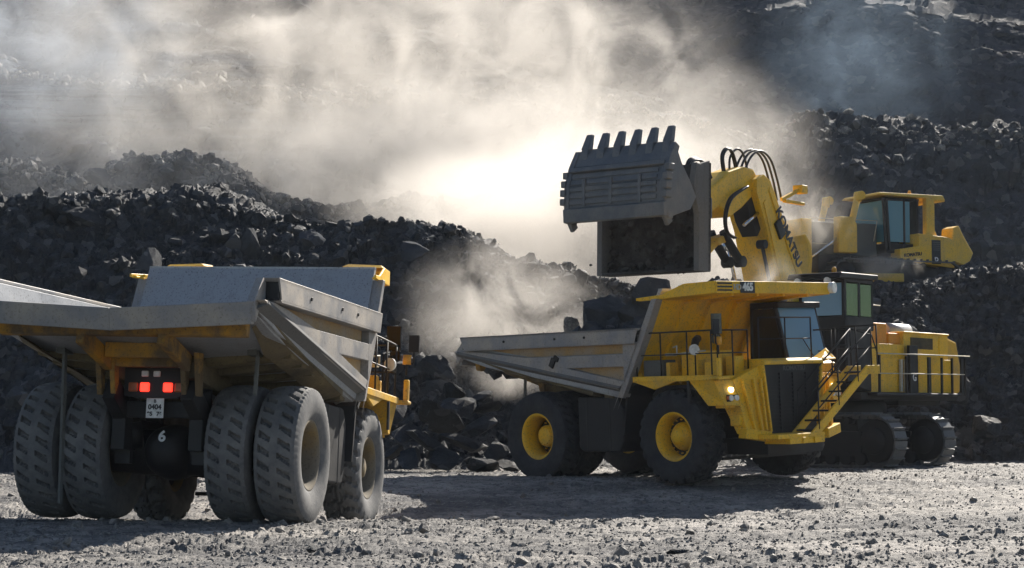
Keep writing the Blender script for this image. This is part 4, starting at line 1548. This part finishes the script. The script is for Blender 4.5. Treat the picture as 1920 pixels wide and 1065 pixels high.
q.sheet([(1.82, 1.9, 4.1), (2.42, 1.9, 4.1), (2.42, 1.9, 4.95), (1.82, 1.9, 4.95)], .012)
q.sheet([(2.58, 1.9, 4.1), (3.2, 1.9, 4.1), (3.2, 1.9, 4.95), (2.58, 1.9, 4.95)], .012)
q.sheet([(1.82, .54, 4.1), (2.42, .54, 4.1), (2.42, .54, 4.95), (1.82, .54, 4.95)], .012)
q.sheet([(2.58, .54, 4.1), (3.2, .54, 4.1), (3.2, .54, 4.95), (2.58, .54, 4.95)], .012)
build_each(q, "side_window", M['glass_green'], ecb)
q = MB()
q.sheet([(3.28, .6, 4.1), (3.28, 1.84, 4.1), (3.28, 1.84, 4.96), (3.28, .6, 4.96)], .012)
q.build("front_window", M['glass_blue'], ecb)
q = MB()
q.bb(2.0, 2.5, 1.0, 1.45, 4.05, 4.3)
q.bb(1.98, 2.1, 1.0, 1.45, 4.3, 4.85)
q.build("operator_seat", M['dark'], ecb, .03)
q = MB()
q.lathe([(0, 0), (.07, 0), (.07, .1), (.04, .16), (0, .17)], 14, (3.1, 1.5, 5.24), 'z')
q.build("beacon", M['beacon'], ecb)
for y in (1.65, .75):
    q = MB()
    q.cyl((3.68, y, 5.0), (3.78, y, 5.0), .09, n=14)
    q.build("work_light", M['lens_white'], ecb)
q = MB()
for y in (.5, .75, 1.0, 1.3, 1.75, 2.0):
    q.tube([(3.35, y, 2.2), (3.35, y, 3.75)], .022, 6)
for z in (2.9, 3.3, 3.75):
    q.tube([(3.35, .5, z), (3.35, 2.0, z)], .02, 6)
q.tube([(3.35, 2.0, 3.75), (2.2, 2.1, 3.6), (1.75, 2.03, 3.12)], .02, 6)
q.build("ladder_rail", M['black'], ex)
# boom
yb0, yb1 = -.85, .2
bo = MB()
bo.prism([(.75, 2.35), (2.39, 5.07), (3.2, 6.28), (4.15, 7.72), (4.5, 7.86), (4.85, 7.70), (4.86, 7.35), (4.35, 6.4), (3.92, 5.2), (3.2, 3.4), (2.1, 2.0), (1.2, 1.9)], 'y', yb0, yb1)
bo.prism([(1.0, 2.5), (2.50, 5.02), (4.2, 7.55), (4.28, 7.45), (2.7, 5.0), (1.2, 2.5)], 'y', yb1, yb1 + .03)
bo.prism([(3.55, 5.2), (4.45, 7.2), (4.56, 7.1), (3.72, 5.1)], 'y', yb1, yb1 + .03)
bm_o = bo.build("boom", M['yellow'], ex, .035, seg=2)
lettering("KOMATSU", .40, M['letter_black'], bm_o, (3.30, yb1 + .035, 6.25), (-.60, 0, -.80), (-.80, 0, .60), bold=.012, sx=1.0, depth=.01)
q = MB()
q.prism([(4.2, 6.6), (4.95, 7.65), (5.2, 7.4), (4.85, 6.6), (4.5, 6.2)], 'y', -.5, 0.0)
q.box((3.75, .18, 6.45), (.32, .18, .5), (0, .6, 0))
q.build("boom_head_block", M['black'], bm_o, .02)
q = MB()
q.bb(2.6, 3.6, .22, .34, 7.18, 7.26)
q.beam((3.7, .25, 7.25), (2.75, .25, 7.6), .08, .1)
q.bb(2.55, 2.85, .1, .4, 7.5, 7.72)
q.build("lamp_bracket", M['yellow'], bm_o, .01)
q = MB()
q.cyl((2.52, .25, 7.62), (2.44, .25, 7.6), .1, n=12)
q.build("work_light", M['dark'], bm_o)
for y in (-1.02, .05):
    q = MB()
    q.tube([(2.9, y, 2.2), (3.85, y, 4.6)], .09 if y > 0 else .15, 16)
    cyo = q.build("boom_cylinder", M['yellow'], ex)
    q = MB()
    q.tube([(3.85, y, 4.6), (4.38, y, 6.0)], .05, 12)
    q.tube([(4.38, y - .12, 6.0), (4.38, y + .12, 6.0)], .12, 14)
    q.build("piston_rod", M['dark'] if y > 0 else M['chrome'], cyo)
# arm
ar = MB()
ar.prism([(4.45, 7.75), (4.7, 8.0), (5.2, 8.02), (5.9, 7.82), (6.5, 7.45), (7.1, 7.15), (7.42, 6.85), (7.38, 6.58), (7.1, 6.45), (6.4, 6.85), (5.9, 6.6), (5.3, 6.9), (4.7, 7.3)], 'y', -.68, .02)
ar.prism([(6.9, 7.1), (7.35, 6.95), (7.5, 6.72), (7.35, 6.48), (7.05, 6.42), (6.8, 6.7)], 'y', -.75, .09)
ar_o = ar.build("arm", M['yellow'], ex, .06, seg=2)
q = MB()
for y in (-.8, .12):
    q.lathe([(0, 0), (.2, 0), (.2, .03), (.1, .05), (0, .05)] if y > 0 else [(0, 0), (.2, 0), (.2, -.03), (0, -.03)], 24, (7.15, y, 6.76), 'y')
build_each(q, "arm_pin", M['steel'], ar_o)
q = MB()
q.tube([(5.29, .06, 6.45), (4.6, .06, 6.82)], .05, 10)
q.build("piston_rod", M['chrome'], ar_o)
for y in (-.55, -.15):
    q = MB()
    q.tube([(5.95, y, 6.25), (5.85, y, 6.1), (5.1, y, 5.45)], [.12, .12, .12], 12)
    q.tube([(5.15, y - .12, 5.5), (5.15, y + .12, 5.5)], .15, 12)
    q.build("bucket_cylinder", M['dark'], ar_o)
q = MB()
q.beam((7.05, -.3, 5.45), (6.3, -.3, 5.95), .42, .18)
q.beam((6.3, -.3, 5.95), (5.65, -.3, 6.12), .36, .2)
q.cyl((6.35, -.6, 5.95), (6.35, 0, 5.95), .1)
q.beam((7.05, -.3, 5.45), (9.1, -.3, 5.5), .3, .16)
q.build("bucket_link", M['yellow_dusty'], ar_o, .02)
# hoses
hs = [([(5.25, 7.2), (5.05, 7.9), (4.68, 8.4), (4.2, 8.6), (3.70, 8.42), (3.36, 7.9), (3.15, 7.3)], (-.36, -.2, -.04)),
      ([(5.72, 7.81), (5.80, 8.25), (5.60, 8.48), (5.33, 8.42), (5.12, 8.0)], (-.3, -.22)),
      ([(5.4, 7.84), (5.38, 8.25), (5.05, 8.52), (4.72, 8.42), (4.5, 7.95)], (-.3,)),
      ([(7.5, 7.5), (7.32, 7.95), (7.05, 8.08), (6.68, 8.02), (6.38, 7.6)], (-.35, -.27, -.19)),
      ([(5.22, 7.47), (6.0, 7.12), (6.29, 6.63), (6.22, 6.22), (5.84, 6.06)], (.10, .18))]


def smooth_pts(pts, n=6):
    P_ = [Vector(p) for p in pts]
    out = []
    for i in range(len(P_) - 1):
        p0, p1, p2, p3 = P_[max(0, i - 1)], P_[i], P_[i + 1], P_[min(len(P_) - 1, i + 2)]
        for k in range(n):
            t_ = k / n
            out.append(0.5 * ((2 * p1) + (p2 - p0) * t_ + (2 * p0 - 5 * p1 + 4 * p2 - p3) * t_ ** 2 + (-p0 + 3 * p1 - 3 * p2 + p3) * t_ ** 3))
    out.append(P_[-1])
    return out


for pts, ys in hs:
    for i, y in enumerate(ys):
        q = MB()
        q.tube(smooth_pts([(p[0] + .03 * i, y, p[1] - .035 * i * (1 if 0 < k < len(pts) - 1 else 0)) for k, p in enumerate(pts)]), .032, 8)
        q.build("hydraulic_hose", M['hose'], ar_o)
# bucket: swung-up toothed front shell and hanging back shell
bk = MB()
W = 1.46
sec = [(10.98, 6.05), (11.12, 6.38), (11.10, 6.9), (10.92, 7.4), (10.66, 7.84)]
th = .09
for i in range(len(sec) - 1):
    (xa, za), (xb, zb_) = sec[i], sec[i + 1]
    bk.loft([(xa, -W, za), (xb, -W, zb_), (xb - th, -W, zb_), (xa - th, -W, za)], [(xa, W, za), (xb, W, zb_), (xb - th, W, zb_), (xa - th, W, za)])
for s in (1, -1):
    bk.prism([(10.96, 6.0), (11.08, 6.4), (11.06, 6.9), (10.88, 7.4), (10.62, 7.8), (10.36, 7.36), (10.02, 6.98), (9.75, 6.6), (10.0, 6.28)], 'y', s * W, s * (W - .1))
    bk.prism([(11.0, 5.98), (11.16, 6.4), (11.14, 6.95), (10.96, 7.42), (10.68, 7.85), (10.5, 7.75), (10.85, 6.95), (10.85, 6.4), (10.8, 6.0)], 'y', s * (W + .04), s * (W - .12))
    bk.beam((10.85, s * (W - .06), 5.88), (11.0, s * (W - .06), 6.1), .12, .22)
bk.v = [(a, b + .08, c + .10) for a, b, c in bk.v]
bko = bk.build("bucket", M['bucket'], ex, .02)
# wear bars over the front shell
q = MB()
q.loft([(11.06, -W - .02, 6.02), (11.20, -W - .02, 6.04), (11.22, -W - .02, 6.36), (11.08, -W - .02, 6.40)], [(11.06, W + .05, 6.02), (11.20, W + .05, 6.04), (11.22, W + .05, 6.36), (11.08, W + .05, 6.40)])
for k, z in enumerate((6.52, 6.68, 6.84, 7.0, 7.16)):
    xw = np.interp(z, [6.38, 6.9, 7.4], [11.12, 11.10, 10.92])
    q.box((xw + .01, -.05, z), (.05, 2 * W - .35, .11), (0, 0.0 if z < 6.9 else -.25, 0))
for y in (-.9, -.1, .75):
    q.box((11.12, y, 6.75), (.08, .09, .66), (0, -.03, 0))
q.box((11.0, 0, 7.32), (.1, 2 * W - .1, .12), (0, -.4, 0))
for i in range(4):
    for s in (1, -1):
        z = 6.55 + i * .22
        xw = np.interp(z, [6.38, 6.9, 7.4], [11.12, 11.10, 10.92])
        q.box((xw - .02, s * (W + .05), z), (.24, .14, .16))
q.v = [(a, b + .08, c + .10) for a, b, c in q.v]
q.build("wear_bar", M['bucket'], bko, .012)
# lip shrouds between the teeth, heel blocks
q = MB()
for i in range(5):
    y = -.84 + .48 * i
    q.loft([(10.85, y - .15, 7.5), (10.85, y + .15, 7.5), (10.7, y + .15, 7.52), (10.7, y - .15, 7.52)], [(10.62, y - .11, 7.98), (10.62, y + .11, 7.98), (10.54, y + .11, 7.98), (10.54, y - .11, 7.98)])
build_each(q, "lip_shroud", M['bucket'], bko, .015)
tooth0 = None
for i in range(6):
    y = -1.08 + .484 * i
    if tooth0 is None:
        q = MB()
        q.loft([(.13, -.12, -.42), (.13, .12, -.42), (-.12, .12, -.42), (-.12, -.12, -.42)], [(.02, -.10, .08), (.02, .10, .08), (-.17, .10, .08), (-.17, -.10, .08)])
        q.loft([(.03, -.12, .06), (.03, .12, .06), (-.17, .12, .06), (-.17, -.12, .06)], [(-.17, -.085, .46), (-.17, .085, .46), (-.29, .085, .46), (-.29, -.085, .46)])
        tooth0 = q.build("bucket_tooth", M['bucket'], bko, .025, seg=2)
        to = tooth0
    else:
        to = tooth0.copy()
        COL.objects.link(to)
        to.parent = bko
    to.location = (10.72, y, 7.90)
# back shell
q = MB()
W = 1.5
q.sheet([(9.15, -W, 4.95), (9.15, W, 4.95), (9.1, W, 7.6), (9.1, -W, 7.6)], .12)
q.bb(9.1, 9.64, -W + .1, W - .1, 4.93, 5.0)
bb_ = q.build("bucket_back", M['bucket_dirt'], bko, .01)
n_ = 260
Pd = np.stack([9.2 + .25 * rng.random(n_) ** 2, rng.uniform(-1.38, 1.38, n_), 5.02 + 2.0 * rng.random(n_) ** 1.6], -1)
o = scatter("caked_dirt", Pd, .04 + .13 * rng.random(n_) ** 2, M['bucket_dirt'], PROTO_S, 33)
o.parent = bko
o['kind'] = 'stuff'
q = MB()
for s in (1, -1):
    q.prism([(9.1, 4.93), (9.62, 4.93), (9.62, 5.2), (9.6, 6.3), (9.8, 7.0), (9.7, 7.5), (9.1, 7.65)], 'y', s * W, s * (W - .09))
    q.prism([(9.42, 4.93), (9.66, 4.93), (9.64, 6.3), (9.85, 7.0), (9.72, 7.55), (9.5, 7.5), (9.6, 7.0), (9.4, 6.3)], 'y', s * (W + .03), s * (W - .13))
build_each(q, "side_plate", M['edge'], bko, .012)
q = MB()
for y in (-.78, .12):
    q.prism([(7.0, 6.5), (7.0, 7.0), (7.4, 7.15), (9.15, 7.5), (9.15, 5.3), (8.6, 5.4), (8.2, 6.1)], 'y', y, y + .07)
build_each(q, "bucket_bracket", M['bucket'], bko, .01)

# ------------------------------------------------------------------ bulldozer on the right-hand ridge
dz = empty("bulldozer", (14.1, 70.0, 5.72), (0, 0, R(205)))
tag(dz, "yellow bulldozer with rear ripper working on the ridge above the excavator", "bulldozer")
for yc in (-1.15, 1.15):
    track_parts(dz, yc, .6, 3.6, -2.0, 1.25, .58, 44, M['yellow_dozer'], M['dark'])
q = MB()
q.bb(-2.2, 3.9, -.85, .85, .55, 1.35)
q.build("main_frame", M['dark'], dz, .02)
q = MB()
q.bb(1.25, 4.2, -.72, .72, 1.35, 2.55)
q.build("engine_hood", M['grey'], dz, .05, seg=2)
q = MB()
q.bb(4.15, 4.6, -.85, .85, 1.1, 2.62)
q.prism([(2.42, 1.42), (2.42, 2.45), (2.6, 2.72), (3.2, 2.72), (3.22, 1.42)], 'y', .78, 1.16)
q.prism([(2.42, 1.42), (2.42, 2.45), (2.6, 2.72), (3.2, 2.72), (3.22, 1.42)], 'y', -.78, -1.16)
q.build("cylinder_mount", M['yellow_dozer'], dz, .03)
for s in (1, -1):
    q = MB()
    q.tube([(2.28, s * 1.0, 3.5), (2.62, s * 1.0, 2.3)], .12, 14)
    q.tube([(2.2, s * .85, 3.52), (2.2, s * 1.15, 3.52)], .16, 12)
    q.tube([(2.25, s * 1.0, 3.62), (2.3, s * 1.0, 3.3)], .15, 12)
    cc = q.build("lift_cylinder", M['yellow_dozer'], dz)
    q = MB()
    q.tube([(2.62, s * 1.0, 2.3), (4.6, s * .95, 1.0)], .05, 10)
    q.build("piston_rod", M['chrome'], cc)
q = MB()
bl = [(5.0, .15), (5.25, .2), (5.12, .6), (5.06, 1.1), (5.14, 1.6), (5.3, 1.9), (5.18, 1.92), (4.98, 1.6), (4.92, 1.1), (4.96, .6)]
q.prism(bl, 'y', -2.0, 2.0)
blade = q.build("blade", M['yellow_dozer'], dz, .02)
q = MB()
for s in (1, -1):
    q.beam((.8, s * 1.6, .55), (4.95, s * 1.6, .45), .2, .3)
build_each(q, "push_arm", M['yellow_dozer'], dz, .02)
# rear body, fender and counter box
q = MB()
q.prism([(-1.75, 1.0), (-1.75, 2.0), (-1.5, 2.12), (-.15, 2.22), (-.15, 1.75), (.68, 1.62), (.68, 1.28), (-.2, 1.12)], 'y', .72, 1.32)
q.prism([(-1.75, 1.0), (-1.75, 2.0), (-1.5, 2.12), (-.15, 2.22), (-.15, 1.75), (.68, 1.62), (.68, 1.28), (-.2, 1.12)], 'y', -.72, -1.32)
q.bb(-1.9, -.2, -.72, .72, 1.2, 2.1)
rb = q.build("rear_body", M['yellow_dozer'], dz, .03, seg=2)
lettering("KOMATSU", .17, M['letter_black'], rb, (.12, 1.325, 1.43), (-1, 0, .12), (0, 0, 1), bold=.006)
q = MB()
q.bb(-1.12, -.72, 1.322, 1.332, 1.12, 2.0)
dc = q.build("decal_panel", M['letter_black'], rb)
q = MB()
for i in range(5):
    q.bb(-1.08, -.76, 1.333, 1.34, 1.62 + i * .07, 1.65 + i * .07)
q.build("decal_stripes", M['grey'], dc)
lettering("D", .22, M['white'], dc, (-.92, 1.337, 1.28), (-1, 0, 0), (0, 0, 1), bold=.01)
q = MB()
for y in (1.05, -1.05):
    q.bb(-1.0, -.62, y - .12, y + .12, 2.1, 3.56)
q.loft([(-1.45, -1.2, 3.52), (1.5, -1.15, 3.58), (1.5, 1.15, 3.58), (-1.45, 1.2, 3.52)], [(-1.4, -1.15, 3.68), (1.4, -1.1, 3.68), (1.4, 1.1, 3.68), (-1.4, 1.15, 3.68)])
q.bb(-1.45, -1.0, -1.2, 1.2, 3.44, 3.56)
ro = q.build("rops_canopy", M['yellow_dozer'], dz, .03, seg=2)
q = MB()
q.lathe([(0, 0), (.07, 0), (.07, .1), (.04, .2), (0, .21)], 14, (-.3, .6, 3.67), 'z')
q.build("beacon", M['beacon'], ro)
q = MB()
cxa, cxb, cya, cyb = -.35, 1.05, -.92, .98
for (x, y) in ((cxb, cyb), (cxb, cya), (cxb - .15, cyb), (cxa, cyb), (cxa, cya), (.25, cyb)):
    q.beam((x if x > .9 else x, y, 1.6), (x + (.12 if x > .8 else 0), y, 3.5), .09, .09)
q.bb(cxa, cxb, cya, cyb, 1.5, 1.85)
q.bb(cxa, cxa + .06, cya, cyb, 1.8, 3.5)
q.bb(cxa - .1, cxb + .1, cya, cyb, 3.42, 3.52)
dcb = q.build("cab", M['black'], dz, .02)
q = MB()
q.sheet([(.0, cyb + .01, 1.9), (.95, cyb + .01, 1.9), (1.05, cyb + .01, 3.4), (.0, cyb + .01, 3.4)], .012)
build_each(q, "side_window", M['glass_cyan'], dcb)
q = MB()
q.sheet([(1.08, cya + .06, 1.9), (1.08, cyb - .06, 1.9), (1.18, cyb - .06, 3.4), (1.18, cya + .06, 3.4)], .012)
q.build("front_window", M['glass_cyan'], dcb)
q = MB()
q.bb(-.1, .35, -.3, .25, 1.85, 2.2)
q.bb(-.2, -.05, -.3, .25, 2.2, 2.95)
q.build("operator_seat", M['dark'], dcb, .03)
q = MB()
q.tube([(4.2, .75, 2.66), (1.3, .8, 2.66), (1.5, .85, 1.9)], .02, 6)
q.tube([(4.2, .75, 1.75), (3.2, .8, 1.75)], .02, 6)
build_each(q, "grab_rail", M['glassy_rail'], dz)
q = MB()
q.prism([(-1.72, 1.3), (-1.85, 2.5), (-2.1, 2.6), (-2.3, 2.25), (-2.75, 1.6), (-2.6, 1.3), (-2.3, 1.15)], 'y', .45, 1.15)
q.prism([(-1.8, 1.3), (-1.95, 2.45), (-2.15, 2.52), (-2.3, 2.2), (-2.75, 1.6), (-2.6, 1.3), (-2.3, 1.2)], 'y', -.8, -.3)
q.tube([(-1.8, .55, 1.1), (-2.4, .55, 1.5)], .12, 12)
q.tube([(-2.7, .55, 1.6), (-2.95, .55, 1.5)], .06, 8)
rp = q.build("ripper_linkage", M['yellow_dozer'], dz, .04)
q = MB()
q.prism([(-2.6, 1.5), (-2.85, 1.5), (-2.95, .4), (-2.7, .1), (-2.65, .4)], 'y', -.08, .08)
q.build("ripper_shank", M['dark'], rp, .01)

# ------------------------------------------------------------------ blown dust
def dust(name, c, rad, dens, label, seed=0, col=(0.92, 0.885, 0.84), g=0.25, ns=0.28, lo=0.42, hi=0.72, rot=(0, 0, 0)):
    m = bpy.data.materials.new("dust_volume")
    m.use_nodes = True
    nt = m.node_tree
    N, L = nt.nodes, nt.links
    N.remove(N["Principled BSDF"])
    pv = N.new("ShaderNodeVolumePrincipled")
    pv.inputs["Color"].default_value = (*col, 1)
    pv.inputs["Anisotropy"].default_value = g
    tc = N.new("ShaderNodeTexCoord")
    ge = N.new("ShaderNodeNewGeometry")
    ln = N.new("ShaderNodeVectorMath")
    ln.operation = 'LENGTH'
    L.new(tc.outputs["Object"], ln.inputs[0])
    n1 = N.new("ShaderNodeTexNoise")
    n1.inputs["Scale"].default_value = ns
    n1.inputs["Detail"].default_value = 5
    n1.inputs["Roughness"].default_value = 0.62
    n1.inputs["Distortion"].default_value = 1.1
    ad = N.new("ShaderNodeVectorMath")
    ad.operation = 'ADD'
    ad.inputs[1].default_value = (seed * 13.7, seed * 7.1, seed * 3.3)
    L.new(ge.outputs["Position"], ad.inputs[0])
    L.new(ad.outputs[0], n1.inputs["Vector"])
    # edge falloff eaten by the noise
    mr = N.new("ShaderNodeMapRange")
    mr.interpolation_type = 'SMOOTHSTEP'
    mr.inputs[1].default_value = 1.0
    mr.inputs[2].default_value = 0.15
    L.new(ln.outputs["Value"], mr.inputs[0])
    mn = N.new("ShaderNodeMapRange")
    mn.interpolation_type = 'SMOOTHSTEP'
    mn.inputs[1].default_value = lo
    mn.inputs[2].default_value = hi
    mn.inputs[3].default_value = 0.08
    L.new(n1.outputs["Fac"], mn.inputs[0])
    mu = N.new("ShaderNodeMath")
    mu.operation = 'MULTIPLY'
    L.new(mr.outputs[0], mu.inputs[0])
    L.new(mn.outputs[0], mu.inputs[1])
    m2 = N.new("ShaderNodeMath")
    m2.operation = 'MULTIPLY'
    m2.inputs[1].default_value = dens
    L.new(mu.outputs[0], m2.inputs[0])
    L.new(m2.outputs[0], pv.inputs["Density"])
    L.new(pv.outputs[0], N["Material Output"].inputs["Volume"])
    bm = bmesh.new()
    bmesh.ops.create_icosphere(bm, subdivisions=3, radius=1.0)
    me = bpy.data.meshes.new(name)
    bm.to_mesh(me)
    bm.free()
    me.materials.append(m)
    o = bpy.data.objects.new(name, me)
    COL.objects.link(o)
    o.location = c
    o.scale = rad
    o.rotation_euler = rot
    tag(o, label, kind='stuff')
    return o


dust("dust_cloud", at(1120, 450, 70), (8.8, 4.5, 5.0), .60, "bright dust billowing behind the ridge and the bucket", 1, lo=.32, hi=.6, ns=.3, g=.38, col=(.94, .905, .86))
dust("dust_cloud", at(880, 390, 74), (6.5, 3.5, 2.8), .42, "bright dust spilling left along the ridge crest", 13, lo=.36, hi=.6, ns=.35, g=.38, col=(.94, .905, .86))
dust("dust_cloud", at(1310, 320, 78), (6.3, 5, 5.4), .26, "dust rising behind the excavator boom", 7, lo=.40, hi=.64)
dust("dust_cloud", at(860, 330, 85), (12.5, 7, 5.8), .40, "pale dust drifting over the second rock bench", 2, lo=.42, hi=.62)
dust("dust_cloud", at(980, 150, 97), (13, 8, 8.6), .24, "tall pale dust column above the bucket", 3, lo=.43, hi=.61, ns=.22)
dust("dust_cloud", at(500, 100, 99), (19, 8, 8.6), .22, "thin dust veil over the upper left pit wall", 4, lo=.42, hi=.66, ns=.2)
dust("dust_cloud", at(520, 250, 93), (15, 6, 5.0), .15, "pale dust low in front of the layered pit wall", 8, lo=.42, hi=.66)
dust("dust_cloud", at(60, 60, 99), (11, 7, 7.5), .16, "bluish dust haze in the upper left corner", 14, lo=.38, hi=.7, col=(.78, .85, .95))
dust("dust_cloud", at(150, 310, 71), (12.5, 4, 3.0), .05, "faint dust lying between the two rock ridges", 11, lo=.35, hi=.7, col=(.8, .84, .9))
dust("dust_cloud", at(1620, 90, 105), (7.5, 5, 7), .055, "faint blue dust plume against the upper right slope", 12, lo=.4, hi=.7, col=(.55, .74, .97))
dust("dust_cloud", at(955, 590, 54.0), (3.6, 2.2, 2.8), .6, "low sunlit dust puff behind the loaded truck's tail", 5, ns=.5, lo=.4, hi=.66)
dust("dust_cloud", at(960, 700, 51.4), (1.3, .8, .9), .9, "small bright dust puff above the rock heap by the tail", 15, ns=.9, lo=.38, hi=.66, g=.38)
dust("dust_cloud", at(1500, 430, 67.2), (2.8, 1.6, 2.4), .42, "dust blowing past the bulldozer's engine", 6, ns=.5, lo=.4, hi=.7)
dust("dust_cloud", at(1655, 500, 67.0), (1.7, 1.0, .7), 1.1, "small dust puff under the bulldozer's cab", 9, ns=.9, lo=.4, hi=.7)
dust("dust_cloud", at(1440, 525, 49.0), (1.0, .6, .9), 1.3, "small warm dust puff round the foot of the boom", 10, ns=.9, lo=.35, hi=.65)

# even thin air haze round the whole place
hm = bpy.data.materials.new("haze_volume")
hm.use_nodes = True
hn = hm.node_tree
hn.nodes.remove(hn.nodes["Principled BSDF"])
hp = hn.nodes.new("ShaderNodeVolumePrincipled")
hp.inputs["Color"].default_value = (0.80, 0.88, 1.0, 1)
hp.inputs["Density"].default_value = 0.00012
hp.inputs["Anisotropy"].default_value = 0.3
hn.links.new(hp.outputs[0], hn.nodes["Material Output"].inputs["Volume"])
q = MB()
q.bb(-150, 230, -8, 262, -12, 112)
tag(q.build("haze", hm), "thin blue dusty air over the whole pit", kind='stuff')
